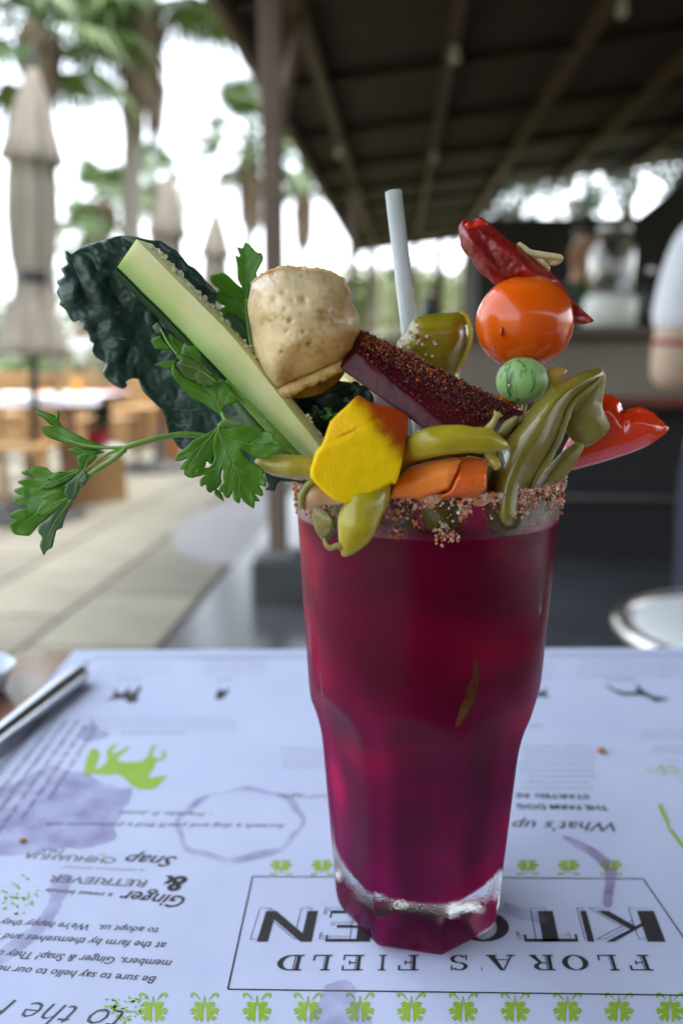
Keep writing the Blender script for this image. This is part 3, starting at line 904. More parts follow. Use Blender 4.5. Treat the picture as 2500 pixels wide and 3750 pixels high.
def person(label, x, y, H, face, skin, shirt, arm_pose, parts=True, group=None, trim=False, head_tilt=0.0):
    """standing figure; face = heading angle; arm_pose = [(elbow offset, wrist offset)] for left, right in body axes"""
    t = thing('person', label, 'person', (x, y, 0), 0, group)
    ca, sa = math.cos(face), math.sin(face)
    def W(f, s, z): return Vector((x + f * ca - s * sa, y + f * sa + s * ca, z * H))
    J = [W(0, 0, 0.53), W(0, 0, 0.62), W(0, 0, 0.72), W(0, 0, 0.79), W(0.005, 0, 0.83), W(0.012, 0, 0.868), W(0.03 + head_tilt * 0.4, head_tilt, 0.905), W(0.03 + head_tilt * 0.6, head_tilt * 1.3, 0.955), W(0.02 + head_tilt * 0.6, head_tilt * 1.3, 0.985)]
    Rr = [(0.115, 0.15), (0.10, 0.135), (0.115, 0.16), (0.10, 0.15), 0.06, 0.052, (0.088, 0.072), (0.098, 0.08), (0.06, 0.055)]
    E = [(0, 1), (1, 2), (2, 3), (3, 4), (4, 5), (5, 6), (6, 7), (7, 8)]
    J.append(W(0.135 + head_tilt * 0.6, head_tilt * 1.2, 0.925)); Rr.append(0.016); E.append((6, 9))       # nose
    for s in (-1, 1):
        J.append(W(0.02, s * 0.088 + head_tilt * 1.2, 0.93)); Rr.append(0.016); E.append((7 if s > 0 else 7, len(J) - 1))  # ears
    arms = []
    for s, (eo, wo_) in zip((1, -1), arm_pose):
        i = len(J)
        sh = W(0, s * 0.185, 0.805)
        el = W(eo[0], s * (0.185 + eo[1]), 0.805 + eo[2])
        wr = W(wo_[0], s * (0.185 + wo_[1]), 0.805 + wo_[2])
        J += [sh, sh.lerp(el, 0.5), el, el.lerp(wr, 0.4), wr]
        Rr += [0.066, 0.062, 0.056, 0.050, 0.032]
        E += [(3, i), (i, i + 1), (i + 1, i + 2), (i + 2, i + 3), (i + 3, i + 4)]
        d = (wr - el).normalized()
        sd_ = d.cross(Vector((0, 0, 1)))
        if sd_.length < 0.2: sd_ = Vector((ca, sa, 0))
        sd_.normalize()
        dn = d.cross(sd_)
        pm = wr + d * 0.06
        J.append(pm); Rr.append((0.036, 0.018)); E.append((i + 4, len(J) - 1)); pi_ = len(J) - 1
        for q, (off, ln) in enumerate(((-0.03, 0.065), (-0.01, 0.08), (0.011, 0.075), (0.03, 0.058))):
            a = pm + sd_ * off + d * 0.035; b = a + d * ln * 0.5 + dn * 0.008; c = b + d * ln * 0.45 + dn * 0.02
            k = len(J); J += [a, b, c]; Rr += [0.0095, 0.009, 0.0075]; E += [(pi_, k), (k, k + 1), (k + 1, k + 2)]
        a = wr + d * 0.03 + sd_ * -0.035 * s; b = a + d * 0.035 + sd_ * -0.018 * s + dn * 0.01
        k = len(J); J += [a, b]; Rr += [0.012, 0.009]; E += [(i + 4, k), (k, k + 1)]
        arms.append((sh, el, wr))
    for s in (-1, 1):
        i = len(J)
        J += [W(0, s * 0.095, 0.49), W(0.015, s * 0.10, 0.28), W(-0.01, s * 0.10, 0.045), W(0.13, s * 0.11, 0.022)]
        Rr += [0.092, 0.06, 0.042, 0.035]
        E += [(0, i), (i, i + 1), (i + 1, i + 2), (i + 2, i + 3)]
    skin_obj('body', J, E, Rr, skin, t)
    # shirt: torso and sleeves
    J2 = [W(0, 0, 0.50), W(0, 0, 0.60), W(0, 0, 0.72), W(0, 0, 0.79), W(0.003, 0, 0.825)]
    R2 = [(0.135, 0.175), (0.125, 0.165), (0.14, 0.185), (0.125, 0.175), 0.082]
    E2 = [(0, 1), (1, 2), (2, 3), (3, 4)]
    for sh, el, wr in arms:
        i = len(J2)
        J2 += [sh, sh.lerp(el, 0.4), sh.lerp(el, 0.72)]; R2 += [0.082, 0.078, 0.080]
        E2 += [(3, i), (i, i + 1), (i + 1, i + 2)]
    skin_obj('shirt', J2, E2, R2, shirt, t)
    J3 = [W(0, 0, 0.535), W(0, 0, 0.50)]; R3 = [(0.125, 0.165), (0.125, 0.165)]; E3 = [(0, 1)]
    for s in (-1, 1):
        i = len(J3)
        J3 += [W(0, s * 0.095, 0.46), W(0.015, s * 0.10, 0.28), W(-0.005, s * 0.10, 0.06)]; R3 += [0.105, 0.075, 0.062]
        E3 += [(1, i), (i, i + 1), (i + 1, i + 2)]
    skin_obj('trousers', J3, E3, R3, M_jeans, t)
    for s in (-1, 1):
        a = W(-0.06, s * 0.105, 0.02); b = W(0.17, s * 0.115, 0.016)
        obj('shoe', *tube([a, a.lerp(b, 0.5) + Vector((0, 0, 0.012)), b], (0.04, 0.048, 0.035), 10, 12, 0.8), M_black, t)
    if trim:
        for sh, el, wr in arms:
            d = (el - sh).normalized(); c = sh.lerp(el, 0.745)
            V, F = tube([c - d * 0.006, c + d * 0.006], (0.063, 0.061), 3, 24, caps=False)
            obj('sleeve_trim', V, F, M_trim, t)
    hc = W(0.012 + head_tilt * 0.6, head_tilt * 1.3, 0.952)
    def cut(d):
        f = d.x * ca + d.y * sa
        return 0.62 if (f > 0.25 and d.z < 0.45) or d.z < -0.45 else 1.0
    obj('hair', *ico((hc.x - 0.012 * ca, hc.y - 0.012 * sa, hc.z + 0.012), (0.098, 0.098, 0.112), 3, cut), M_hair, t)
    if parts:
        for s in (-1, 1):
            e = W(0.108 + head_tilt * 0.6, s * 0.032 + head_tilt * 1.2, 0.938)
            obj('eye', *ico(e, (0.011, 0.011, 0.011), 1), M_black, t)
        V, F = tube([W(0.108 + head_tilt * 0.6, -0.022 + head_tilt * 1.2, 0.897), W(0.116 + head_tilt * 0.6, head_tilt * 1.2, 0.895), W(0.108 + head_tilt * 0.6, 0.022 + head_tilt * 1.2, 0.897)], (0.004, 0.007, 0.004), 8, 8)
        obj('mouth', V, F, M_trim, t)
    return t
relaxed = [((-0.02, 0.03, -0.165), (0.03, 0.03, -0.30)), ((-0.02, 0.03, -0.165), (0.03, 0.03, -0.30))]
# right edge: white sleeve and bent elbow
p = atv(1620, 600, 2.15)
person('person in white shirt with red sleeve trim at the right edge', p.x + 0.16, 2.15, 1.58, R(60), M_skin2, M_wshirt,
       [((-0.05, 0.03, -0.25), (0.19, -0.02, -0.20)), ((-0.02, 0.05, -0.25), (0.20, -0.02, -0.20))], trim=True)
p = atv(1335, 600, 4.85)
person('person in black shirt with head bent behind the bar', p.x, 4.85, 1.69, R(215), M_skin, M_bshirt,
       [((0.02, 0.05, -0.17), (0.25, -0.05, -0.22)), ((0.02, 0.05, -0.17), (0.25, -0.05, -0.22))], head_tilt=0.035)
p = atv(186, 800, 17)
person('far person in white shirt standing beyond the terrace', p.x, 17, 1.66, R(250), M_skin, M_wshirt, relaxed)
# ================================================================== TABLE AND PRINTED PLACEMAT
TZ = 0.74
M_tab = mat('varnished_table_wood', (0.34, 0.15, 0.065), 0.14, (0.20, 0.085, 0.04), 9, stretch=(14, 1.4, 4), coat=1.0, rough2=0.24)
M_paper = mat('placemat_paper', (0.61, 0.685, 0.88), 0.75, (0.57, 0.645, 0.85), 18, bump=0.45, bscale=24, bdist=0.003)
M_ink = mat('black_ink', (0.032, 0.030, 0.033), 0.7)
M_ink2 = mat('grey_ink', (0.20, 0.20, 0.23), 0.7)
M_ink2b = mat('soft_black_ink', (0.10, 0.10, 0.12), 0.7)
M_ink3 = mat('pale_grey_ink', (0.42, 0.43, 0.48), 0.7)
M_green = mat('green_ink', (0.30, 0.50, 0.025), 0.6, (0.34, 0.54, 0.05), 60)
M_green2 = mat('pale_green_ink', (0.50, 0.64, 0.25), 0.6, (0.62, 0.72, 0.45), 90)
def stain_mat(name, col, a):
    m = bpy.data.materials.new(name); m.use_nodes = True
    N, L = m.node_tree.nodes, m.node_tree.links
    N.clear()
    o = N.new('ShaderNodeOutputMaterial'); mx = N.new('ShaderNodeMixShader'); tr = N.new('ShaderNodeBsdfTransparent'); df = N.new('ShaderNodeBsdfDiffuse')
    df.inputs[0].default_value = (*col, 1)
    tc = N.new('ShaderNodeTexCoord'); n = N.new('ShaderNodeTexNoise'); n.inputs['Scale'].default_value = 70; n.inputs['Detail'].default_value = 6
    r = N.new('ShaderNodeMapRange'); r.inputs['From Min'].default_value = 0.32; r.inputs['From Max'].default_value = 0.68; r.inputs['To Min'].default_value = a * 0.25; r.inputs['To Max'].default_value = a
    L.new(tc.outputs['Object'], n.inputs['Vector']); L.new(n.outputs['Fac'], r.inputs['Value']); L.new(r.outputs[0], mx.inputs[0])
    L.new(tr.outputs[0], mx.inputs[1]); L.new(df.outputs[0], mx.inputs[2]); L.new(mx.outputs[0], o.inputs[0])
    return m
M_st = stain_mat('purple_stain', (0.30, 0.25, 0.46), 0.45)
M_st2 = stain_mat('purple_drip', (0.30, 0.18, 0.36), 0.6)

# table frame follows the mat edge
PA = atzv(180, 1497, TZ)                                   # far left corner of the mat
PB = atzv(1560, 1491, TZ)
ex = (PB - PA).normalized()
ey = Vector((ex.y, -ex.x, 0))                              # towards the camera
def tp(a, b, z=0.0): return PA + ex * a + ey * b + Vector((0, 0, z))   # table coords: a right, b nearer
tab = thing('wooden_table', 'varnished reddish wooden table carrying the drink', 'table', tp(0.2, 0.35) - Vector((0, 0, TZ)))
for k in range(10):
    a0 = -0.42 + k * 0.125
    obj('plank', *bbox(a0 + 0.0006, a0 + 0.1244, -0.004, 0.85, -0.035, -0.0006, lambda x, y, z: tp(x, y, z), 0.0022), M_tab, tab, False)
for a0 in (-0.37, 0.71):
    for b0 in (0.05, 0.74):
        obj('leg', *bbox(a0, a0 + 0.06, b0, b0 + 0.06, -TZ + 0.003, -0.037, lambda x, y, z: tp(x, y, z), 0.004), M_tab, tab, False)
obj('apron', *bbox(-0.31, 0.71, 0.06, 0.085, -0.12, -0.0365, lambda x, y, z: tp(x, y, z), 0.003), M_tab, tab, False)
obj('apron', *bbox(-0.31, 0.71, 0.765, 0.79, -0.12, -0.0365, lambda x, y, z: tp(x, y, z), 0.003), M_tab, tab, False)

PM = thing('placemat', 'white printed paper placemat with black and green artwork under the glass', 'placemat', tp(0.2, 0.2))
NX, NY = 40, 36
V, F = [], []
for j in range(NY + 1):
    for i in range(NX + 1):
        V.append(tp(-0.003 + 0.445 * i / NX, -0.002 + 0.40 * j / NY, 0.0002))
n0 = len(V)
V += [v - Vector((0, 0, 0.0004)) for v in V]
for j in range(NY):
    for i in range(NX):
        q = (j * (NX + 1) + i, j * (NX + 1) + i + 1, (j + 1) * (NX + 1) + i + 1, (j + 1) * (NX + 1) + i)
        F.append(q); F.append(tuple(k + n0 for k in reversed(q)))
obj('paper_sheet', V, F, M_paper, PM, True, fix=False)
PZ = TZ + 0.0003
def flat(name, polys, m, z=0.0, parent=PM):
    """flat print: polygons of photo V-pixels laid on the paper"""
    V, F = [], []
    for P in polys:
        pts = [atzv(u, v, PZ + z) for u, v in P]
        r = delaunay_2d_cdt([Vector((p.x, p.y)) for p in pts], [], [list(range(len(pts)))], 1, 1e-7)
        o = len(V)
        V += [(p.x, p.y, PZ + z) for p in r[0]]
        F += [tuple(i + o for i in f) for f in r[2]]
    V2 = [Vector(v) for v in V]
    F2 = []
    for f in F:
        a, b, c = V2[f[0]], V2[f[1]], V2[f[2]]
        F2.append(f if (b - a).cross(c - a).z > 0 else tuple(reversed(f)))
    return obj(name, V, F2, m, parent, False, fix=False)
def line(p, q, w_):
    a, b = atzv(*p, PZ), atzv(*q, PZ)
    d = (b - a).normalized(); n = Vector((-d.y, d.x, 0)) * w_ / 2
    return [a - n, b - n, b + n, a + n]
def lines(name, segs, w_, m, z=0.0):
    V, F = [], []
    for p, q in segs:
        o = len(V)
        V += [v + Vector((0, 0, z)) for v in line(p, q, w_)]; F.append((o, o + 1, o + 2, o + 3))
    return obj(name, V, F, m, PM, False, fix=False)
# thin double border round the sheet
segs = []
V, F = [], []
for (a0, a1, b0, b1) in ((0.014, 0.428, 0.0105, 0.0117), (0.014, 0.428, 0.0132, 0.0138)):
    o = len(V); V += [tp(a0, b0, 0.0003), tp(a1, b0, 0.0003), tp(a1, b1, 0.0003), tp(a0, b1, 0.0003)]; F.append((o + 3, o + 2, o + 1, o))
for (a0, a1) in ((0.0110, 0.0122), (0.0137, 0.0143)):
    o = len(V); V += [tp(a0, 0.016, 0.0003), tp(a1, 0.016, 0.0003), tp(a1, 0.39, 0.0003), tp(a0, 0.39, 0.0003)]; F.append((o + 3, o + 2, o + 1, o))
obj('border_line', V, F, M_ink2, PM, False, fix=False)
# title box
lines('title_frame', [((580, 2013), (1476, 2018)), ((523, 2272), (1660, 2287)), ((580, 2013), (523, 2272)), ((1476, 2018), (1660, 2287))], 0.00055, M_ink)

# ---- lettering: each glyph from rectangles and strokes in a unit cell (x 0..1, y 0..1)
def quad(x0, y0, x1, y1): return [(x0, y0), (x1, y0), (x1, y1), (x0, y1)]
def arc(cx, cy, rx, ry, a0, a1, ti, to, n=14):
    """crescent stroke: thickness varies"""
    o, i = [], []
    for k in range(n + 1):
        a = R(a0 + (a1 - a0) * k / n)
        th = ti + (to - ti) * abs(math.cos(a))
        o.append((cx + rx * math.cos(a), cy + ry * math.sin(a)))
        i.append((cx + (rx - th) * math.cos(a), cy + (ry - th * 0.9) * math.sin(a)))
    return o + i[::-1]
S_, T_ = 0.30, 0.07
KG = {
 'K': [quad(0, 0, S_, 1), [(S_, 0.40), (0.44, 0.52), (1.0, 1.0), (0.86, 1.0), (S_, 0.5)], [(0.40, 0.52), (0.80, 0), (1.0, 0), (0.52, 0.60)]],
 'I': [quad(0.3, 0, 0.3 + S_ * 1.2, 1)],
 'T': [quad(0.36, 0, 0.36 + S_, 1), quad(0, 0.9, 1, 1), quad(0, 0.76, 0.04, 0.9), quad(0.96, 0.76, 1, 0.9)],
 'C': [arc(0.55, 0.5, 0.55, 0.5, 50, 310, 0.06, 0.26)],
 'H': [quad(0, 0, S_, 1), quad(0.75, 0, 1, 1), quad(S_, 0.46, 0.75, 0.54)],
 'E': [quad(0, 0, S_, 1), quad(S_, 0.92, 0.95, 1), quad(S_, 0, 0.95, 0.08), quad(S_, 0.47, 0.75, 0.55), quad(0.91, 0.08, 0.95, 0.22), quad(0.91, 0.78, 0.95, 0.92)],
 'N': [quad(0, 0, 0.2, 1), quad(0.8, 0, 1, 1), [(0.2, 1), (0.2, 0.72), (0.8, 0), (0.8, 0.28)]],
}
s2 = 0.10
def stem(x, y0=0, y1=1): return [quad(x, y0, x + 0.15, y1), quad(x + 0.19, y0, x + 0.23, y1)]
def slab(x0, x1, top=True): return quad(x0, 0.92 if top else 0, x1, 1.0 if top else 0.08)
FG = {
 'F': stem(0.15) + [slab(0, 0.95), quad(0.85, 0.66, 0.95, 0.92), slab(0, 0.5, False), quad(0.38, 0.46, 0.66, 0.54), quad(0.6, 0.36, 0.66, 0.64)],
 'L': stem(0.15) + [slab(0, 0.5), slab(0, 0.95, False), quad(0.85, 0.08, 0.95, 0.36)],
 'O': [arc(0.5, 0.5, 0.5, 0.5, -90, 90, 0.06, 0.22, 16), arc(0.5, 0.5, 0.5, 0.5, 90, 270, 0.06, 0.22, 16)],
 'R': stem(0.12) + [slab(0, 0.5), slab(0, 0.46, False), arc(0.5, 0.74, 0.38, 0.26, -90, 90, 0.07, 0.2), quad(0.35, 0.48, 0.5, 0.55), [(0.5, 0.5), (0.66, 0.5), (0.98, 0.08), (0.98, 0), (0.78, 0)], slab(0.7, 1.0, False)],
 'A': [[(0.42, 1), (0.55, 1), (0.97, 0), (0.72, 0)], [(0.42, 1), (0.47, 1), (0.16, 0), (0.08, 0)], quad(0.24, 0.28, 0.72, 0.34), slab(0, 0.3, False), slab(0.62, 1.0, False)],
 "'": [[(0.4, 1), (0.62, 1), (0.5, 0.68)]],
 'S': [arc(0.5, 0.73, 0.42, 0.27, 40, 270, 0.07, 0.2), arc(0.5, 0.27, 0.42, 0.27, -140, 90, 0.07, 0.2), quad(0.82, 0.66, 0.9, 1.0), quad(0.1, 0.0, 0.18, 0.34)],
 'I': stem(0.35) + [slab(0.18, 0.78), slab(0.18, 0.78, False)],
 'E': stem(0.15) + [slab(0, 0.95), slab(0, 0.95, False), quad(0.87, 0.68, 0.95, 0.92), quad(0.87, 0.08, 0.95, 0.32), quad(0.38, 0.46, 0.66, 0.54), quad(0.6, 0.36, 0.66, 0.64)],
 'D': stem(0.12) + [slab(0, 0.5), slab(0, 0.5, False), arc(0.45, 0.5, 0.52, 0.5, -90, 90, 0.07, 0.22)],
}
def glyphs(name, word, G, cells, v0, v1, m, z=0.0, dx=0.0, dy=0.0):
    """cells = [(u_right, u_left)] in V-pixels at the baseline v0; letters stand upside down, tops towards v1"""
    polys = []
    for ch, (ur, ul) in zip(word, cells):
        for P in G[ch]:
            q = []
            for gx, gy in P:
                gx += dx; gy += dy
                v = v0 + (v1 - v0) * gy
                u = ur + (ul - ur) * gx
                u = 1000 + (u - 1000) * (1 + (v - v0) * 0.00078)      # rows spread towards the viewer
                q.append((u, v))
            polys.append(q)
    return flat(name, polys, m, z)
kc = [(1500, 1370), (1357, 1317), (1310, 1194), (1164, 1057), (1025, 900), (857, 754), (730, 611)]
glyphs('title_lettering', 'KITCHEN', KG, kc, 2092, 2163, M_ink)
# thin shadow line behind each letter
def edges_of(G, word, cells, v0, v1, dx, dy, w_):
    V, F = [], []
    for ch, (ur, ul) in zip(word, cells):
        for P in G[ch]:
            n = len(P)
            for i in range(n):
                (xa, ya), (xb, yb) = P[i], P[(i + 1) % n]
                if abs(xb - xa) + abs(yb - ya) < 0.05: continue
                pp = []
                for gx, gy in ((xa, ya), (xb, yb)):
                    v = v0 + (v1 - v0) * (gy + dy); u = ur + (ul - ur) * (gx + dx)
                    u = 1000 + (u - 1000) * (1 + (v - v0) * 0.00078)
                    pp.append((u, v))
                o = len(V); V += [q - Vector((0, 0, 0.0001)) for q in line(pp[0], pp[1], w_)]; F.append((o, o + 1, o + 2, o + 3))
    return V, F
V, F = edges_of(KG, 'KITCHEN', kc, 2092, 2163, 0.13, -0.10, 0.00032)
obj('title_shadow_line', V, F, M_ink2, PM, False, fix=False)
# measured letter cells along the photographed line
us = [(1487, 1433), (1412, 1367), (1345, 1286), (1269, 1214), (1181, 1115), (1108, 1098), (1076, 1029), (962, 913), (893, 864), (837, 787), (764, 719), (700, 640)]
glyphs('title_lettering', "FLORA'SFIELD", FG, us, 2193, 2229, M_ink)

# ---- small print with the built-in face, sheared where the photo shows italics
def text(name, s, p0, p1, h, m, shear=0.0, bold=0.0, z=0.0):
    """line of type: p0 = V-pixel of the first letter's foot (right), p1 = foot of the last; h = cap height in V-pixels"""
    cu = bpy.data.curves.new(name, 'FONT')
    cu.body = s; cu.shear = shear; cu.offset = bold; cu.resolution_u = 2
    to = bpy.data.objects.new(name, cu)
    me = bpy.data.meshes.new_from_object(to)
    bpy.data.objects.remove(to); bpy.data.curves.remove(cu)
    co = np.array([v.co[:] for v in me.vertices])
    fs = [tuple(p.vertices) for p in me.polygons]
    bpy.data.meshes.remove(me)
    wd = co[:, 0].max()
    A, B = atzv(*p0, PZ + z), atzv(*p1, PZ + z)
    C = atzv(p0[0], p0[1] + h, PZ + z)
    up = ey * (C - A).dot(ey)
    V = [A + (B - A) * (x / wd) + up * (y / 0.70) for x, y, _ in co]
    out = []
    for f in fs:
        n = sum(((V[f[i]] - V[f[0]]).cross(V[f[(i + 1) % len(f)]] - V[f[0]]) for i in range(len(f))), Vector((0, 0, 0)))
        out.append(f if n.z > 0 else tuple(reversed(f)))
    return obj(name, V, out, m, PM, False, fix=False)
text('small_print', 'Be sure to say hello to our newest', (362, 2243), (-60, 2213), 17, M_ink2b, 0.3, 0.010)
text('small_print', 'members, Ginger & Snap! They chose', (398, 2206), (-55, 2179), 17, M_ink2b, 0.3, 0.010)
text('small_print', 'at the farm by themselves and then', (385, 2165), (-50, 2140), 16, M_ink2b, 0.3, 0.010)
text('small_print', 'to adopt us.  We\'re happy they did', (368, 2131), (-40, 2109), 15, M_ink2b, 0.3, 0.010)
text('script_name', 'Ginger', (436, 2060), (280, 2044), 28, M_ink, 0.45, 0.012)
text('script_name', '&', (434, 2014), (380, 2012), 34, M_ink, 0.1, 0.03)
text('script_name', 'Snap', (412, 1968), (292, 1962), 24, M_ink, 0.45, 0.012)
text('small_print', 'a sweet blonde', (262, 2052), (108, 2040), 10, M_ink2b, 0.3, 0.010)
text('small_caps', 'RETRIEVER', (344, 2022), (118, 2010), 16, M_ink2, 0.15, 0.02)
text('small_print', 'a miniature former', (333, 1996), (145, 1988), 8, M_ink3, 0.3)
text('small_caps', 'CHIHUAHUA', (272, 1970), (62, 1958), 14, M_ink2, 0.15, 0.015)
text('small_caps', 'MIX', (152, 1951), (92, 1947), 10, M_ink2, 0.15)
text('quotation', "Scratch a dog and you'll find a permanent job.", (655, 1893), (105, 1888), 10, M_ink2, 0.25, 0.008)
text('quotation', '- Franklin P. Jones', (492, 1866), (275, 1862), 9, M_ink2, 0.25, 0.008)
text('script_heading', "What's up", (1420, 1889), (1172, 1885), 22, M_ink, 0.5, 0.0)
text('small_caps', 'THE FARM DOG', (1392, 1850), (1185, 1847), 11, M_ink, 0.0, 0.03)
text('small_caps', 'STARTED AS', (1350, 1825), (1182, 1822), 10, M_ink, 0.0, 0.03)
text('script_heading', 'to the F', (300, 2322), (-20, 2290), 60, M_ink2b, 0.5, -0.012)
text('script_heading', 'of age', (756, 1826), (640, 1824), 9, M_ink2, 0.5)
# lines of print too blurred to read: broken grey strokes
def blur_lines(name, u0, u1, v0, v1, n, m, seed, ragged=0.1):
    rnd = random.Random(seed)
    V, F = [], []
    for k in range(n):
        v = v0 + (v1 - v0) * k / max(1, n - 1)
        u = u0 + rnd.uniform(0, ragged) * (u1 - u0); ue = u1 - rnd.uniform(0, ragged) * (u1 - u0)
        hp = (v1 - v0) / n * 0.42 if n > 1 else 4.0
        while u < ue:
            L = rnd.uniform(5, 16)
            w0 = u
            while w0 < u + L:                          # letter-like ticks
                lw = rnd.uniform(1.3, 2.2)
                h1 = hp * rnd.uniform(0.5, 1.0)
                q = [atzv(w0, v - h1 / 2, PZ), atzv(w0 + lw, v - h1 / 2, PZ), atzv(w0 + lw, v + h1 / 2, PZ), atzv(w0, v + h1 / 2, PZ)]
                o = len(V); V += q; F.append((o + 3, o + 2, o + 1, o)); w0 += lw + 0.8
            u += L + rnd.uniform(3, 6)
    return obj(name, V, F, m, PM, False, fix=False)
blur_lines('blurred_print', 455, 612, 1512, 1545, 4, M_ink3, 1)
blur_lines('blurred_print', 210, 400, 1528, 1545, 2, M_ink3, 2)
blur_lines('blurred_print', 180, 550, 1650, 1672, 3, M_ink3, 3)
blur_lines('blurred_print', 640, 760, 1720, 1762, 5, M_ink3, 4)
blur_lines('blurred_print', 1190, 1365, 1715, 1810, 8, M_ink3, 5)
blur_lines('blurred_print', 1310, 1540, 1522, 1552, 3, M_ink3, 6)
blur_lines('blurred_print', 1215, 1270, 1525, 1555, 3, M_ink3, 7)
blur_lines('blurred_print', 1510, 1568, 1525, 1550, 3, M_ink3, 8)
blur_lines('blurred_caption', 270, 330, 1560, 1562, 1, M_ink2, 9)
blur_lines('blurred_caption', 495, 540, 1560, 1562, 1, M_ink2, 10)
blur_lines('blurred_caption', 1390, 1450, 1560, 1562, 1, M_ink2, 11)
blur_lines('blurred_heading', 270, 440, 1684, 1690, 1, M_ink2, 12)
blur_lines('blurred_heading', 1185, 1240, 1666, 1676, 1, M_ink2, 13)
blur_lines('blurred_heading', 1470, 1580, 1680, 1692, 2, M_ink2, 14)
blur_lines('blurred_heading', 1490, 1580, 1716, 1726, 2, M_ink2, 15)
# print running up the left edge
V, F = [], []
rnd = random.Random(31)
for k in range(5):
    b = 0.105 + rnd.uniform(0, 0.012)
    a = 0.0195 + 0.0062 * k
    while b < 0.235 - 0.012 * k:
        L = rnd.uniform(0.005, 0.013)
        q = b
        while q < b + L:
            tk = rnd.uniform(0.0005, 0.0008); wd = rnd.uniform(0.0012, 0.0026); sl_ = 0.0006
            o = len(V); V += [tp(a, q, 0.0003), tp(a + wd, q - sl_, 0.0003), tp(a + wd, q - sl_ + tk, 0.0003), tp(a, q + tk, 0.0003)]; F.append((o + 3, o + 2, o + 1, o))
            q += tk + 0.0006
        b += L + 0.0028
obj('blurred_side_print', V, F, M_ink2, PM, False, fix=False)

# ---- pictures
s = 0.797 / VS
def T1(P): return [(x * s, 2300 / VS + y * s) for x, y in P]
flat('horse_print', [T1([(385, 660), (395, 610), (415, 560), (440, 550), (460, 575), (450, 610), (435, 650), (470, 635), (495, 610), (490, 570), (510, 540), (540, 530), (535, 545), (515, 560), (520, 580), (560, 560), (590, 540), (594, 552), (560, 580), (540, 595), (550, 615), (600, 615), (650, 612), (680, 590), (690, 560), (705, 535), (718, 540), (702, 570), (702, 590), (728, 600), (750, 590), (742, 568), (760, 565), (767, 590), (745, 608), (717, 613), (710, 640), (685, 670), (690, 690), (740, 680), (770, 675), (750, 700), (720, 730), (690, 742), (640, 740), (600, 720), (575, 690), (540, 670), (480, 675), (430, 670), (395, 678)])], M_green)
flat('animal_print', [T1([(480, 333), (520, 315), (530, 275), (545, 300), (560, 300), (575, 290), (600, 268), (594, 298), (620, 292), (642, 262), (652, 275), (632, 310), (635, 338), (590, 346), (575, 325), (545, 326)])], M_ink)
flat('animal_print', [T1([(985, 326), (1005, 278), (1030, 290), (1058, 273), (1045, 302), (1020, 328)])], M_ink)
s4 = 0.4783 / VS
def T4(P): return [(1750 / VS + x * s4, 2300 / VS + y * s4) for x, y in P]
flat('animal_print', [T4([(975, 430), (1010, 450), (1060, 475), (1110, 490), (1180, 492), (1215, 480), (1208, 436), (1232, 440), (1248, 470), (1300, 500), (1350, 525), (1420, 533), (1462, 545), (1400, 557), (1360, 568), (1330, 548), (1280, 522), (1220, 512), (1150, 518), (1090, 512), (1050, 490), (985, 452)])], M_ink)
flat('animal_print', [T4([(300, 490), (380, 492), (440, 490), (500, 480), (532, 460), (518, 500), (542, 538), (490, 522), (430, 528), (360, 560), (300, 540)])], M_ink)
flat('green_line_print', [T4([(1375, 1350), (1400, 1345), (1430, 1410), (1465, 1490), (1460, 1520), (1500, 1560), (1600, 1690), (1590, 1720), (1480, 1580), (1445, 1530), (1440, 1495), (1400, 1420)])], M_green)
# green stippled sprigs
def sprig(name, c, w_, h_, n, m, seed):
    rnd = random.Random(seed); P = []
    for k in range(n):
        u = c[0] + rnd.gauss(0, w_ * 0.4); v = c[1] + rnd.gauss(0, h_ * 0.4)
        r1, r2, a = rnd.uniform(2, 7) * w_ / 60, rnd.uniform(1, 2.6) * h_ / 26, rnd.uniform(-0.9, 0.9)
        P.append([(u + r1 * math.cos(t) * math.cos(a) - r2 * math.sin(t) * math.sin(a), v + (r1 * math.cos(t) * math.sin(a) + r2 * math.sin(t) * math.cos(a)) * 0.7) for t in np.linspace(0, 2 * PI, 9)[:-1]])
    V, F = [], []
    for q in P:
        o = len(V); V += [atzv(u, v, PZ) for u, v in q]; F.append(tuple(o + i for i in range(len(q)))[::-1])
    return obj(name, V, F, m, PM, False, fix=False)
for c, w_, h_, n, m in (((1530, 1770), 60, 26, 46, M_green2), ((1525, 1658), 30, 12, 14, M_green2), ((210, 1962), 42, 20, 22, M_green2), ((45, 2065), 55, 42, 46, M_green), ((285, 2318), 62, 42, 60, M_green), ((752, 1832), 10, 9, 8, M_green)):
    sprig('sprig_print', c, w_, h_, n, m, int(c[0]))
# leaf ornaments above and below the title box
def ornament(cu, cv, w_, h_, flip):
    half = [(0.04, 0.10), (0.08, 0.30), (0.22, 0.36), (0.48, 0.30), (0.74, 0.36), (0.62, 0.43), (0.70, 0.50), (0.40, 0.50), (0.56, 0.56), (0.84, 0.52), (1.0, 0.62), (0.86, 0.68), (0.94, 0.76), (0.60, 0.71), (0.46, 0.73), (0.64, 0.80), (0.84, 0.88), (0.66, 0.92), (0.60, 1.0), (0.38, 0.90), (0.28, 0.84), (0.32, 0.97), (0.16, 1.02), (0.10, 0.90), (0.12, 0.70), (0.04, 0.46), (0.0, 0.12)]
    curl = [(0.50, 0.05), (0.66, 0.0), (0.86, 0.0), (0.98, 0.06), (0.94, 0.16), (0.80, 0.18), (0.84, 0.11), (0.74, 0.07), (0.62, 0.10), (0.42, 0.20), (0.24, 0.30), (0.34, 0.18)]
    P = []
    for sgn in (-1, 1):
        for q in (half, curl):
            P.append([(cu + sgn * x * w_ / 2, cv + (y if flip else -y) * h_) for x, y in q])
    return flat('leaf_ornament', P, M_green)
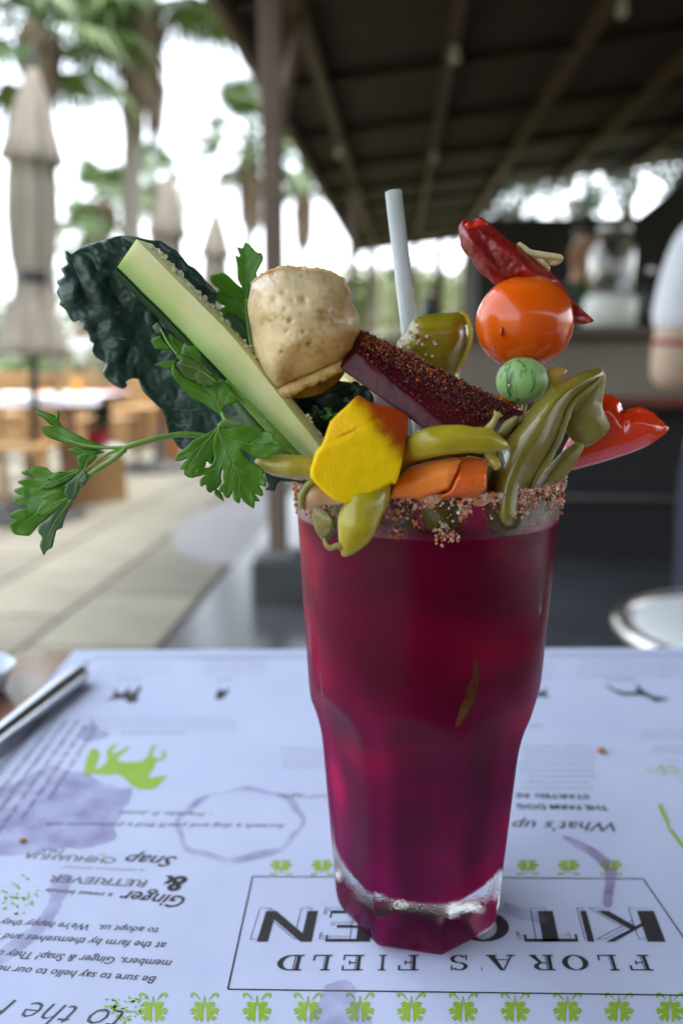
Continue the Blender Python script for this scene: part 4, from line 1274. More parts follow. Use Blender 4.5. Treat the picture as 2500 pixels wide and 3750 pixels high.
for u in (645, 739, 832, 925, 1022, 1118, 1211, 1305, 1402): ornament(u, 2010, 52, 36, False)
for u in (352, 470, 590, 707, 826, 944, 1063, 1182, 1302, 1420, 1538): ornament(u, 2280, 68, 66, True)

# ---- purple drink stains
def blob(pts, n=60, seed=0, amp=9.0):
    B = densify(pts, 3.5)
    def w1(u, v, s_): return noise.noise(Vector((u * 0.022, v * 0.035, s_))) + 0.5 * noise.noise(Vector((u * 0.07, v * 0.1, s_))) + 0.2 * noise.noise(Vector((u * 0.2, v * 0.3, s_)))
    return [(u + amp * w1(u, v, seed), v + 0.6 * amp * w1(u, v, seed + 5)) for u, v in B]
c0 = atzv(551, 1888, PZ)
V, F = [], []
rnd = random.Random(4)
n = 90
for i in range(n):
    a = 2 * PI * i / n
    r = 0.0262 * (1 + 0.035 * math.cos(8 * a))
    wv = 0.0009 + 0.0016 * max(0, noise.noise(Vector((math.cos(a) * 1.6, math.sin(a) * 1.6, 3.1))) + 0.35)
    d = Vector((math.cos(a), math.sin(a), 0))
    V += [c0 + d * (r - wv) + Vector((0, 0, 0.0003)), c0 + d * (r + wv) + Vector((0, 0, 0.0003))]
for i in range(n):
    j = (i + 1) % n
    F.append((2 * i, 2 * i + 1, 2 * j + 1, 2 * j))
obj('ring_stain', V, F, M_st, PM, False, fix=False)
flat('spill_stain', [blob([(-60, 1830), (40, 1795), (110, 1762), (190, 1775), (240, 1800), (305, 1812), (290, 1850), (268, 1890), (262, 1930), (200, 1945), (120, 1950), (40, 1962), (-60, 1955)], seed=1)], M_st, 0.0002)
flat('spill_stain', [blob([(180, 1690), (205, 1665), (215, 1650), (228, 1672), (250, 1685), (230, 1700), (190, 1702)], seed=2)], M_st, 0.0002)
flat('drip_stain', [blob([(1290, 1920), (1310, 1922), (1350, 1940), (1395, 1970), (1415, 1995), (1408, 2040), (1402, 2082), (1385, 2080), (1388, 2030), (1385, 1995), (1360, 1970), (1320, 1945)], seed=3, amp=4.0)], M_st2, 0.0002)
flat('drip_stain', [blob([(130, 2010), (160, 2010), (150, 2060), (110, 2130), (40, 2190), (-40, 2240), (-40, 2210), (40, 2150), (100, 2090)], seed=4)], M_st, 0.0002)
flat('drip_stain', [blob([(1165, 2075), (1220, 2092), (1262, 2108), (1240, 2120), (1190, 2110), (1150, 2095)], seed=5)], M_st, 0.0002)
flat('drip_stain', [blob([(750, 2262), (790, 2252), (812, 2268), (820, 2300), (850, 2360), (700, 2360), (735, 2300)], seed=6)], M_st, 0.0002)

# crumbs on the paper
M_crumb = mat('amber_crumb', (0.42, 0.20, 0.05), 0.6)
for (u, v, r, lb) in ((1380, 1728, 0.0024, 'tan crumb on the placemat right of the glass'), (52, 1934, 0.0016, 'orange crumb on the placemat at the left edge')):
    p = atzv(u, v, PZ)
    o = obj('crumb', *ico((p.x, p.y, PZ + r * 0.45), (r, r * 0.8, r * 0.55), 2, lambda d: 1 + 0.35 * noise.noise(d * 2.3)), M_crumb, None)
    tag(o, lb, 'crumb')

# ---- knife and the metal tray edge at the left
M_cut = mat('polished_steel', (0.50, 0.52, 0.55), 0.30, metal=1.0)
k0, k1 = atzv(186, 1548, TZ + 0.0062), atzv(-60, 1735, TZ + 0.0062)
d = (k1 - k0).normalized()
kn = thing('table_knife', 'steel table knife handle lying on the mat at the left', 'knife', k0)
obj('handle', *tube([k0, k0 + d * 0.004, k0 + d * 0.03, k0 + d * 0.06, k0 + d * 0.095], (0.0058, 0.0064, 0.0064, 0.0060, 0.005), 30, 20, 0.95, (0, 0, 1)), M_cut, kn)
sdir = d.cross(Vector((0, 0, 1)))
V, F = tube([k0 + d * 0.094, k0 + d * 0.12, k0 + d * 0.19, k0 + d * 0.21], (0.004, 0.009, 0.0095, 0.002), 20, 12, 0.12, (0, 0, 1))
obj('blade', V, F, M_cut, kn)
p0 = atzv(-55, 1590, TZ)
tr = thing('small_dish', 'pale glazed dish peeking in at the left edge of the table', 'dish', p0)
obj('bowl', *lathe([(0.012, 0.0), (0.017, 0.002), (0.0225, 0.016), (0.0235, 0.0165), (0.0225, 0.0152), (0.017, 0.005), (0.004, 0.0035)], p0, 48), mat('pale_glaze', (0.55, 0.64, 0.70), 0.12), tr)
obj('foot_ring', *lathe([(0.0105, -0.0002), (0.0118, 0.0), (0.0118, 0.0012), (0.0105, 0.0012)], p0, 32), MATS['pale_glaze'], tr)
# ================================================================== THE DRINK
GX, GY = 0.0280, 0.2592
GH = 0.158
G0 = Vector((GX, GY, TZ + 0.0006))
M_glass = bpy.data.materials.new('drink_glass'); M_glass.use_nodes = True
N, L = M_glass.node_tree.nodes, M_glass.node_tree.links
N.clear()
out = N.new('ShaderNodeOutputMaterial')
rf = N.new('ShaderNodeBsdfRefraction'); rf.inputs['Color'].default_value = (0.975, 0.985, 0.98, 1); rf.inputs['IOR'].default_value = 1.45
gs = N.new('ShaderNodeBsdfGlossy'); gs.inputs['Color'].default_value = (1, 1, 1, 1)
fr_ = N.new('ShaderNodeFresnel'); fr_.inputs['IOR'].default_value = 1.45
ge = N.new('ShaderNodeNewGeometry')
k1 = N.new('ShaderNodeMapRange'); k1.inputs['To Min'].default_value = 0.35; k1.inputs['To Max'].default_value = 1.0   # outer reflection scaled down to cut the pale veil, full on the inner face
L.new(ge.outputs['Backfacing'], k1.inputs['Value'])
mu = N.new('ShaderNodeMath'); mu.operation = 'MULTIPLY'
L.new(fr_.outputs[0], mu.inputs[0]); L.new(k1.outputs[0], mu.inputs[1])
mg = N.new('ShaderNodeMixShader')
L.new(mu.outputs[0], mg.inputs[0]); L.new(rf.outputs[0], mg.inputs[1]); L.new(gs.outputs[0], mg.inputs[2]); L.new(mg.outputs[0], out.inputs['Surface'])
tc = N.new('ShaderNodeTexCoord')
v1 = N.new('ShaderNodeTexVoronoi'); v1.inputs['Scale'].default_value = 1500
L.new(tc.outputs['Object'], v1.inputs['Vector'])
v2 = N.new('ShaderNodeTexNoise'); v2.inputs['Scale'].default_value = 70; v2.inputs['Detail'].default_value = 5
L.new(tc.outputs['Object'], v2.inputs['Vector'])
mr = N.new('ShaderNodeMapRange'); mr.inputs['From Min'].default_value = 0.35; mr.inputs['From Max'].default_value = 0.7
mr.inputs['To Min'].default_value = 0.04; mr.inputs['To Max'].default_value = 0.16
L.new(v2.outputs['Fac'], mr.inputs['Value']); L.new(mr.outputs[0], gs.inputs['Roughness'])
rf.inputs['Roughness'].default_value = 0.05
ad = N.new('ShaderNodeMath'); ad.operation = 'MULTIPLY'
L.new(v1.outputs['Distance'], ad.inputs[0]); L.new(v2.outputs['Fac'], ad.inputs[1])
bp = N.new('ShaderNodeBump'); bp.inputs['Strength'].default_value = 0.3; bp.inputs['Distance'].default_value = 0.0004
L.new(ad.outputs[0], bp.inputs['Height'])
for q in (rf, gs, fr_): L.new(bp.outputs[0], q.inputs['Normal'])

FA0 = R(-90 + 10.5)                              # a facet corner just right of the front
def r_out(a, h):
    rr = 0.0400 + (h - 0.1) * 0.0552
    k = ((a - FA0) / R(45)) % 1.0
    t = (k - 0.5) * R(45)
    ap = 0.0276 + 0.0745 * h
    if h > 0.066: ap += 9.0 * (h - 0.066) ** 2
    if h < 0.010: ap -= 0.0040 * (1 - math.sqrt(max(0.0, 1 - (1 - h / 0.010) ** 2)))
    fr = ap / math.cos(t)
    # softened minimum
    d = 0.0005
    q = max(d - abs(rr - fr), 0) / d
    return min(rr, fr) - q * q * d * 0.25
HB = 0.0140                                       # thickness of the glass base
def sst(t): t = min(1, max(0, t)); return t * t * (3 - 2 * t)
def r_in(h):
    lo = 0.0272 + 0.0735 * h - 0.0040
    hi = 0.0384 + (h - 0.1) * 0.0552
    r = lo + (hi - lo) * sst((h - 0.068) / 0.046)
    if h < 0.027: r *= math.sqrt(max(0.0, 1 - ((0.027 - h) / (0.027 - HB)) ** 2.6))
    return r
NA = 160
hs = [0.0, 0.0004, 0.0009, 0.0016, 0.0025, 0.0036, 0.005, 0.0065, 0.0082, 0.010, 0.0125, 0.015] + [0.02 + 0.004 * i for i in range(13)] + [0.070 + 0.0015 * i for i in range(24)] + [0.108 + 0.005 * i for i in range(10)] + [GH - 0.0015]
V, F = [], []
def ring(fn, z):
    o = len(V)
    for j in range(NA):
        a = 2 * PI * j / NA
        r = fn(a)
        V.append((GX + r * math.cos(a), GY + r * math.sin(a), G0.z + z))
    return o
rows = []
for k in range(9):                                   # raised punt under the base
    q = 0.03 + 0.80 * k / 8
    rows.append(ring(lambda a: r_out(a, 0) * q, 0.0062 * (1 - (q / 0.86) ** 2) + 0.0001))
rows.append(ring(lambda a: r_out(a, 0) * 0.90, 0.0))
for h in hs: rows.append(ring(lambda a: r_out(a, h), h))
rt_ = r_out(0, GH - 0.0015); ri_ = r_in(GH - 0.0015)
for k in range(1, 6):
    t = PI * k / 6
    rc, rw = (rt_ + ri_) / 2, (rt_ - ri_) / 2
    rows.append(ring(lambda a: rc + rw * math.cos(t), GH - 0.0015 + rw * math.sin(t)))
hin = [GH - 0.0015] + [0.150 - 0.005 * i for i in range(6)] + [0.1225 - 0.0025 * i for i in range(24)] + [0.0625 - 0.005 * i for i in range(7)] + [0.03, 0.027, 0.0245, 0.022, 0.0200, 0.0183, 0.0169, 0.0157, 0.0149, 0.0144, 0.0141]
for h in hin: rows.append(ring(lambda a: r_in(h), h))
rows.append(ring(lambda a: 0.0005, HB))
for i in range(len(rows) - 1):
    for j in range(NA):
        k = (j + 1) % NA
        F.append((rows[i] + j, rows[i] + k, rows[i + 1] + k, rows[i + 1] + j))
F.append(tuple(rows[0] + j for j in range(NA))[::-1])
F.append(tuple(rows[-1] + j for j in range(NA)))
gl = thing('drinking_glass', 'tall faceted clear glass with salted rim holding the purple drink', 'glass', G0)
obj('glass_body', V, F, M_glass, gl)

# salt and chili crust on the rim
M_salt = mat('rim_salt', (0.8, 0.7, 0.62), 0.35, attr='tint', sss=0.15, sssr=(0.0008, 0.0005, 0.0004), bump=0.4, bscale=1500, bdist=0.0003)
rnd = random.Random(17)
mb = MB()
cub = [(-1, -1, -1), (1, -1, -1), (1, 1, -1), (-1, 1, -1), (-1, -1, 1), (1, -1, 1), (1, 1, 1), (-1, 1, 1)]
cubf = [(0, 3, 2, 1), (4, 5, 6, 7), (0, 1, 5, 4), (1, 2, 6, 5), (2, 3, 7, 6), (3, 0, 4, 7)]
def grain(c, s, col):
    m = Matrix.Rotation(rnd.uniform(0, 6.28), 3, Vector((rnd.gauss(0, 1), rnd.gauss(0, 1), rnd.gauss(0, 1))).normalized())
    V = []
    for p in cub:
        q = Vector(p) * s
        q = Vector((q.x * rnd.uniform(0.55, 1.1), q.y * rnd.uniform(0.55, 1.1), q.z * rnd.uniform(0.55, 1.1)))
        V.append(c + m @ q)
    mb.add((V, cubf), col)
def rim_col():
    r = rnd.random()
    if r < 0.28: k = rnd.uniform(0.45, 0.75); return (k, k * 0.84, k * 0.74)
    if r < 0.62: k = rnd.uniform(0.45, 0.72); return (k, k * 0.55, k * 0.36)
    if r < 0.93: k = rnd.uniform(0.38, 0.66); return (k, k * 0.30, k * 0.08)
    return (0.16, 0.04, 0.02)
NC = 300
vb, fb_, cb = [], [], []
for i in range(NC):
    a = 2 * PI * i / NC
    dp = 0.0014 + 0.0040 * max(-0.3, noise.noise(Vector((math.cos(a) * 4.2, math.sin(a) * 4.2, 2.7)))) + 0.0022 * max(-0.4, noise.noise(Vector((math.cos(a) * 17, math.sin(a) * 17, 1.3))))
    dp = max(0.0002, dp)
    for j in range(9):
        t = j / 8
        hh = GH + 0.0005 - (dp + 0.0005) * max(0.0, (t - 0.22) / 0.78)
        n_ = noise.noise(Vector((math.cos(a) * 60, math.sin(a) * 60, hh * 1400)))
        ro = rt_ + (hh - GH) * 0.055 + 0.00012 + 0.00055 * max(0, n_ + 0.2) * (1 if 0.1 < t < 0.95 else 0)
        if t < 0.22: ro = ri_ + (ro - ri_) * (t / 0.22)
        vb.append((GX + ro * math.cos(a), GY + ro * math.sin(a), G0.z + hh + (0.0003 * n_ if t < 0.3 else 0)))
        q = noise.noise(Vector((math.cos(a) * 28, math.sin(a) * 28, hh * 500)))
        k_ = 0.55 + 0.25 * noise.noise(Vector((math.cos(a) * 90, math.sin(a) * 90, hh * 1800)))
        f_ = min(1, max(0, 0.45 + 1.2 * q))
        cb.append((k_, k_ * (0.78 - 0.46 * f_), k_ * (0.66 - 0.54 * f_)))
for i in range(NC):
    i2 = (i + 1) % NC
    for j in range(8): fb_.append((i * 9 + j, i2 * 9 + j, i2 * 9 + j + 1, i * 9 + j + 1))
mb.add((vb, fb_)); mb.c[-len(vb):] = cb
for k in range(3600):                                 # fine crust, denser in drifts
    a = rnd.uniform(0, 2 * PI)
    dens = 0.66 + 0.8 * noise.noise(Vector((math.cos(a) * 5.5, math.sin(a) * 5.5, 0.7)))
    if rnd.random() > dens: continue
    drop = abs(rnd.gauss(0, 0.0030)) * (0.5 + dens)
    hh = GH + 0.0007 - drop
    s_ = rnd.uniform(0.00014, 0.00042) * (1.7 if rnd.random() < 0.08 else 1)
    rr = (rt_ + (hh - GH) * 0.055 + s_ * rnd.uniform(0.1, 0.9)) if hh < GH - 0.0002 else rnd.uniform(ri_, rt_ + 0.0005)
    grain(Vector((GX + rr * math.cos(a), GY + rr * math.sin(a), G0.z + hh)), s_, rim_col())
for k in range(34):                                   # clumps that slid down the side
    a = rnd.uniform(0, 2 * PI); h = GH - rnd.uniform(0.003, 0.0115)
    for q in range(rnd.randint(6, 26)):
        aa = a + rnd.gauss(0, 0.022); hh = min(GH, h + rnd.gauss(0, 0.0011)); s_ = rnd.uniform(0.00018, 0.0005)
        rr = rt_ + (hh - GH) * 0.055 + s_ * rnd.uniform(0.1, 0.9)
        grain(Vector((GX + rr * math.cos(aa), GY + rr * math.sin(aa), G0.z + hh)), s_, rim_col())
for a0 in (R(-6), R(8), R(-20), R(176), R(190)):       # thicker at both ends
    for q in range(120):
        aa = a0 + rnd.gauss(0, 0.06); hh = GH + 0.0008 - abs(rnd.gauss(0, 0.0036)); s_ = rnd.uniform(0.0002, 0.0006)
        rr = rt_ + (hh - GH) * 0.055 + s_ * rnd.uniform(0.2, 1.5)
        grain(Vector((GX + rr * math.cos(aa), GY + rr * math.sin(aa), G0.z + hh)), s_, rim_col())
o = mb.build('salt_crust', M_salt, gl, smooth=False, cols=True)
o['kind'] = 'stuff'

# water drops and runs on the outside
M_drop = mat('water_drop', (1, 1, 1), 0.0, trans=1.0, ior=1.33)
mb = MB()
for k in range(60):
    a = rnd.uniform(R(-172), R(-8)); h = rnd.uniform(0.012, 0.145)
    r = r_out(a, h); s_ = rnd.uniform(0.00008, 0.0002)
    c = Vector((GX + r * math.cos(a), GY + r * math.sin(a), G0.z + h))
    mb.add(ico(c, (s_, s_, s_ * rnd.uniform(1.0, 1.9)), 1))
o = mb.build('condensation', M_drop, gl)
o['kind'] = 'stuff'
def run(a, h0, h1, w_):
    pts = []
    for i in range(9):
        t = i / 8; h = h0 + (h1 - h0) * t; aa = a + 0.02 * noise.noise(Vector((t * 3, a, 0)))
        r = r_out(aa, h)
        pts.append((GX + r * math.cos(aa), GY + r * math.sin(aa), G0.z + h))
    return tube(pts, (w_ * 0.5, w_ * 0.7, w_, w_ * 1.5, w_ * 0.6), 24, 8)
for a, h0, h1, w_ in ((-160, 0.12, 0.1, 0.0003), (-150, 0.098, 0.088, 0.0003), (-38, 0.13, 0.117, 0.0003)):
    obj('water_run', *run(R(a), h0, h1, w_), M_drop, gl)

# the juice itself
LH = 0.1452
M_juice = bpy.data.materials.new('beet_juice'); M_juice.use_nodes = True
N, L = M_juice.node_tree.nodes, M_juice.node_tree.links
b = N['Principled BSDF']
tc = N.new('ShaderNodeTexCoord')
n1 = N.new('ShaderNodeTexNoise'); n1.inputs['Scale'].default_value = 34; n1.inputs['Detail'].default_value = 1.5
L.new(tc.outputs['Object'], n1.inputs['Vector'])
cr = N.new('ShaderNodeValToRGB')
cr.color_ramp.elements[0].position = 0.36; cr.color_ramp.elements[0].color = (0.20, 0.002, 0.036, 1)
cr.color_ramp.elements[1].position = 0.72; cr.color_ramp.elements[1].color = (0.60, 0.003, 0.075, 1)  # brighter red patches: ice and light glowing through, put into the colour
e = cr.color_ramp.elements.new(0.56); e.color = (0.29, 0.003, 0.055, 1)
L.new(n1.outputs['Fac'], cr.inputs['Fac'])
sx = N.new('ShaderNodeSeparateXYZ'); L.new(tc.outputs['Object'], sx.inputs[0])          # violet added to the colour, stronger low down
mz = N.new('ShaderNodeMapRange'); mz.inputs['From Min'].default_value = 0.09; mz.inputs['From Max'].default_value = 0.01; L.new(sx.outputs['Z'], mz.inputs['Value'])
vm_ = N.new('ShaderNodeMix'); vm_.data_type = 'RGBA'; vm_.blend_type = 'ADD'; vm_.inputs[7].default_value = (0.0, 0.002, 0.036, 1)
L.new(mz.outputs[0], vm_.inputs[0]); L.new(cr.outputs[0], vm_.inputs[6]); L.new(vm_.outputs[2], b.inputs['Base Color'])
b.inputs['Roughness'].default_value = 0.25
b.inputs['Subsurface Weight'].default_value = 1.0
b.inputs['Subsurface Radius'].default_value = (0.012, 0.0012, 0.005)
b.inputs['Subsurface Scale'].default_value = 1.0
b.inputs['Specular IOR Level'].default_value = 0.0
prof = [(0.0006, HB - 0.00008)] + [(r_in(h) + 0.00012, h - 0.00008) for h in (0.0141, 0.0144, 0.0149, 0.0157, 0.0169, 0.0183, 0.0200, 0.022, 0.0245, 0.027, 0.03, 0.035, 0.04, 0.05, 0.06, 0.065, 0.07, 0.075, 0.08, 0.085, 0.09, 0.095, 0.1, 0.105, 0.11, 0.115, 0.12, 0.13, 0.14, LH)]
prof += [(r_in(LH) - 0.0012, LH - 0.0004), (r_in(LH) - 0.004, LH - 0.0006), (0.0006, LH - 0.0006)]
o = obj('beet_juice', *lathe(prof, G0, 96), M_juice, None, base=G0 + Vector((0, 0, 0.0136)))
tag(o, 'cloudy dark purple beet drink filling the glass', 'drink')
# pepper strip pressed against the inside of the wall
M_strip = mat('pale_pepper_strip', (0.24, 0.12, 0.04), 0.6, (0.30, 0.015, 0.02), 160, sss=0.3, spec=0.0)
pts = []
for i in range(9):
    t = i / 8
    a = R(-90 + 13 - 5 * t + 6 * math.sin(t * PI)); h = 0.118 - 0.036 * t
    r = r_in(h) - 0.0006
    pts.append((GX + r * math.cos(a), GY + r * math.sin(a), G0.z + h))
V, F = tube(pts, (0.0004, 0.0009, 0.0014, 0.0021, 0.0022, 0.0016, 0.0004), 30, 12, 0.55, (0, 1, 0))
o = obj('pepper_strip', V, F, M_strip, None)
tag(o, 'pale pepper strip showing inside the purple drink', 'pepper strip')
# ================================================================== GARNISH
def leaf_mat(name, col, col2, tr, rough=0.36, nscale=150, bump=0.10, bscale=700, mixf=0.3):
    m = mat(name, col, rough, col2, nscale, bump=bump, bscale=bscale, bdist=0.0004)
    N, L = m.node_tree.nodes, m.node_tree.links
    out = [n for n in N if n.type == 'OUTPUT_MATERIAL'][0]
    t = N.new('ShaderNodeBsdfTranslucent'); t.inputs[0].default_value = (*tr, 1)
    mx = N.new('ShaderNodeMixShader'); mx.inputs[0].default_value = mixf
    L.new(N['Principled BSDF'].outputs[0], mx.inputs[1]); L.new(t.outputs[0], mx.inputs[2]); L.new(mx.outputs[0], out.inputs['Surface'])
    return m
M_pars = leaf_mat('parsley_leaf', (0.11, 0.30, 0.022), (0.07, 0.22, 0.018), (0.22, 0.55, 0.02))
M_parsu = leaf_mat('parsley_underside', (0.12, 0.24, 0.13), (0.09, 0.20, 0.10), (0.12, 0.3, 0.06), 0.3)
M_vein = leaf_mat('parsley_vein', (0.24, 0.42, 0.10), (0.20, 0.36, 0.08), (0.2, 0.4, 0.08), 0.4)
M_stem = mat('parsley_stem', (0.15, 0.30, 0.045), 0.35, (0.22, 0.38, 0.09), 90, stretch=(1, 4, 4), sss=0.25, sssr=(0.001, 0.002, 0.0006))
M_kale = leaf_mat('kale_blade', (0.038, 0.088, 0.066), (0.024, 0.062, 0.046), (0.02, 0.07, 0.03), 0.42, 60, 0.10, 800, 0.12)
M_kvein = mat('kale_vein', (0.13, 0.22, 0.08), 0.5, (0.09, 0.16, 0.06), 100)
ZA, ZB, ZC, ZD, ZE, ZF, ZG = ((0, 1450), 0.4464), ((550, 1150), 0.38265), ((180, 820), 0.5102), ((880, 950), 0.4252), ((1400, 1100), 0.5102), ((1000, 1650), 0.4464), ((1150, 650), 0.861)
def zp(zz, P): return Z(zz[0], zz[1], P)
def vein_crease(vn, depth, w_):
    VP = [np.array(v) for v in vn]
    def f(u, v):
        q = np.array([[u, v]]); s = 0
        for P in VP:
            s = max(s, math.exp(-(seg_dist(q, P, False)[0] / w_) ** 2))
        return -depth * s
    return f
def leaf(name, zz, P, Yf, parent, m=None, veins=(), thick=0.0002, step=6, wave=0.0006, wl=0.012, seed=1, vr=0.00034, vm=None):
    P = zp(zz, P)
    vn = [zp(zz, v) for v in veins]
    cr_ = vein_crease(vn, 0.0002, 7) if vn else (lambda u, v: 0)
    def Y(u, v):
        b = Yf(u, v) if callable(Yf) else Yf
        return b + wave * (noise.noise(Vector((u * wl, v * wl, seed))) + 0.25 * noise.noise(Vector((u * wl * 2.3, v * wl * 2.3, seed + 3)))) - cr_(u, v)
    V, F, UV = pillow(P, Y, thick, thick, step, rd=step * 0.8)
    o = obj(name, V, F, m or M_pars, parent)
    if vn:
        mb = MB()
        for k, v in enumerate(vn):
            C = crom([(a, b, 0) for a, b in v], max(6, len(v) * 4))
            pts = [at(a, b, Y(a, b) - thick * 1.05) for a, b, _ in C]
            n = len(pts)
            rr = vr if k == 0 else vr * 0.7
            mb.add(tube(pts, (rr, rr * 0.8, rr * 0.35), n, 6))
        mb.build('vein', vm or M_vein, o)
    return o
def stemtube(name, zz, P, Ys, rad, parent, m=None, n=40):
    Q = zp(zz, P)
    pts = [at(u, v, y) for (u, v), y in zip(Q, Ys)]
    return obj(name, *tube(pts, rad, n, 12), m or M_stem, parent)

M_jal = mat('pickled_jalapeno', (0.20, 0.172, 0.016), 0.34, (0.14, 0.125, 0.013), 60, sss=0.25, sssr=(0.003, 0.003, 0.0005), bump=0.08, bscale=220, bdist=0.0005, coat=0.45)
M_jal2 = mat('jalapeno_inside', (0.24, 0.21, 0.045), 0.4, (0.17, 0.155, 0.032), 90, sss=0.3, sssr=(0.003, 0.003, 0.0006), bump=0.2, bscale=300, bdist=0.0006)
M_cutj = mat('jalapeno_cut_edge', (0.30, 0.28, 0.09), 0.4, (0.22, 0.20, 0.06), 200, bump=0.4, bscale=900, bdist=0.0004)
# ---------------------------------------------------------------- kale leaf
kal = thing('kale_leaf', 'dark blue-green crinkled kale leaf behind the cucumber spear', 'kale', at(1150, 1760, 0.262))
KP = zp(ZC, [(115, 200), (130, 193), (160, 215), (200, 190), (260, 150), (350, 125), (420, 108), (480, 90), (560, 83), (640, 95), (740, 118), (800, 122), (860, 160), (920, 195), (965, 245), (1000, 290), (1050, 318), (1092, 365), (1122, 408), (1160, 440), (1200, 490), (1206, 540), (1195, 590), (1260, 720), (1330, 860), (1420, 1020), (1500, 1180), (1580, 1340), (1680, 1520), (1790, 1700), (1840, 1800), (1700, 1830), (1560, 1790), (1300, 1745), (1080, 1690), (940, 1612), (900, 1560), (860, 1510), (845, 1450), (830, 1390), (800, 1330), (740, 1270), (680, 1210), (650, 1150), (640, 1116), (600, 1110), (556, 1130), (560, 1165), (530, 1186), (480, 1165), (430, 1130), (385, 1070), (404, 1000), (340, 960), (310, 910), (320, 860), (295, 840), (280, 780), (240, 750), (235, 710), (215, 690), (180, 706), (150, 680), (120, 620), (76, 580), (82, 550), (58, 490), (72, 450), (58, 410), (105, 370), (84, 320), (130, 285), (118, 250)])
rk = random.Random(8)
def kaleY(u, v):
    t = (v - 860) / 900
    return 0.268 - 0.010 * t + 0.006 * math.sin((u - 500) * 0.006) + 0.000010 * max(0, 560 - u) - 0.00004 * max(0, 380 - u) * 0.2
def kale_bump(u, v, d):
    # crinkles: cells stretched across the leaf, larger and smoother towards the stalk
    k = min(1, max(0, (v - 850) / 800))
    su, sv = 0.0105 - 0.004 * k, 0.021 - 0.009 * k
    w1 = 0.5 * noise.noise(Vector((u * 0.012, v * 0.012, 2)))
    p = Vector(((u * 0.96 + v * 0.25) * su + w1, (v * 0.97 - u * 0.18) * sv + w1, 0.5))
    ds, _ = noise.voronoi(p)
    e = max(0.0, 1 - ds[0] / 0.62)
    h = e ** 0.8
    a = 0.0052 * (1 - 0.72 * k)
    return a * h + 0.0003 * noise.noise(Vector((u * 0.05, v * 0.06, 9))) + 0.0016 * noise.noise(Vector((u * 0.012, v * 0.016, 4)))
V, F, UV = pillow(KP, kaleY, 0.0002, 0.0002, 5.5, rd=6, fb=kale_bump)
kb = obj('blade', V, F, M_kale, kal)
mb = MB()
for P in ([(870, 1335), (930, 1330), (1000, 1340), (1060, 1330), (1130, 1320)], [(880, 1415), (930, 1450), (990, 1440), (1030, 1480), (1080, 1500)], [(1000, 1440), (992, 1470)], [(1270, 1370), (1340, 1385), (1420, 1375), (1500, 1420)], [(830, 1190), (835, 1240), (800, 1290)], [(440, 810), (520, 825), (600, 830)], [(880, 1545), (960, 1560), (1040, 1555)]):
    C = crom([(a, b, 0) for a, b in zp(ZC, P)], 14)
    mb.add(tube([at(a, b, kaleY(a, b) - kale_bump(a, b, 50) - 0.0002) for a, b, _ in C], (0.0001, 0.0002, 0.00012), 14, 6))
mb.build('vein', M_kvein, kb)
stemtube('midrib', ZC, [(620, 300), (900, 700), (1250, 1150), (1600, 1600), (1850, 1900)], (0.271, 0.266, 0.262, 0.260, 0.257), (0.0006, 0.0012, 0.0018, 0.0024, 0.003), kal, M_kvein)
leaf('ruffle', ZB, [(1090, 1500), (1160, 1545), (1270, 1580), (1240, 1600), (1215, 1625), (1190, 1690), (1150, 1688), (1100, 1680), (1130, 1630), (1110, 1600)], 0.2395, kal, M_kale, step=6)
leaf('ruffle', ZB, [(1150, 1560), (1300, 1575), (1420, 1590), (1540, 1600), (1520, 1640), (1460, 1628), (1380, 1606), (1250, 1600)], 0.2405, kal, M_kale, step=6)

# ---------------------------------------------------------------- cucumber spear
M_cuc = mat('cucumber_flesh', (0.62, 0.66, 0.31), 0.36, (0.72, 0.74, 0.43), 60, attr='tint', sss=0.6, sssr=(0.004, 0.005, 0.002), bump=0.15, bscale=900, bdist=0.0003, coat=0.25)
M_cucs = mat('cucumber_seeds', (0.62, 0.66, 0.30), 0.3, (0.70, 0.72, 0.40), 200, sss=0.6, sssr=(0.004, 0.004, 0.002))
M_peel = mat('cucumber_peel', (0.008, 0.035, 0.008), 0.4, (0.014, 0.055, 0.012), 120, spec=0.3)
cu = thing('cucumber_spear', 'pale green cucumber spear leaning left out of the glass', 'cucumber', at(1150, 1700, 0.245))
NS = 40
Lp = crom([(420, 990, 0.2475), (640, 1210, 0.2455), (860, 1440, 0.243), (1085, 1668, 0.2405), (1200, 1790, 0.239)], NS)
Lp[:, 0] += 9; Lp[:, 1] -= 9
for i_ in range(NS):
    Lp[i_, 0] += 2.5 * noise.noise(Vector((i_ * 0.35, 1, 0))); Lp[i_, 1] += 2.5 * noise.noise(Vector((i_ * 0.35, 5, 0)))
Rp = crom([(500, 876, 0.2435), (650, 1030, 0.2415), (830, 1210, 0.2395), (960, 1370, 0.2375), (1195, 1668, 0.235), (1290, 1790, 0.2335)], NS)
Jp = crom([(556, 893, 0.2475), (700, 1040, 0.2455), (850, 1200, 0.244), (965, 1330, 0.2425), (1215, 1640, 0.240), (1330, 1790, 0.2385)], NS)
V, F = [], []
nsec = 15
for i in range(NS):
    l, r, j = Lp[i], Rp[i], Jp[i]
    sec = []
    for k in range(5): t = k / 4; sec.append(l * (1 - t) + r * t - np.array([0, 0, 0.0010 * math.sin(PI * t)]))
    jag = np.array([7 * noise.noise(Vector((i * 0.9, 3, 0))), 7 * noise.noise(Vector((i * 0.9, 9, 0))), 0])
    sec.append(r * 0.5 + j * 0.5 + jag * 0.3); sec.append(j + jag)
    # round back under the peel
    for k in range(1, 9):
        t = k / 9
        p = j * (1 - t) + l * t
        p = p + np.array([0, 0, 0.017 * math.sin(PI * t) ** 0.7])
        sec.append(p)
    for q in sec: V.append(at(q[0], q[1], q[2] + 0.00015 * noise.noise(Vector((q[0] * 0.05, q[1] * 0.05, 1)))))
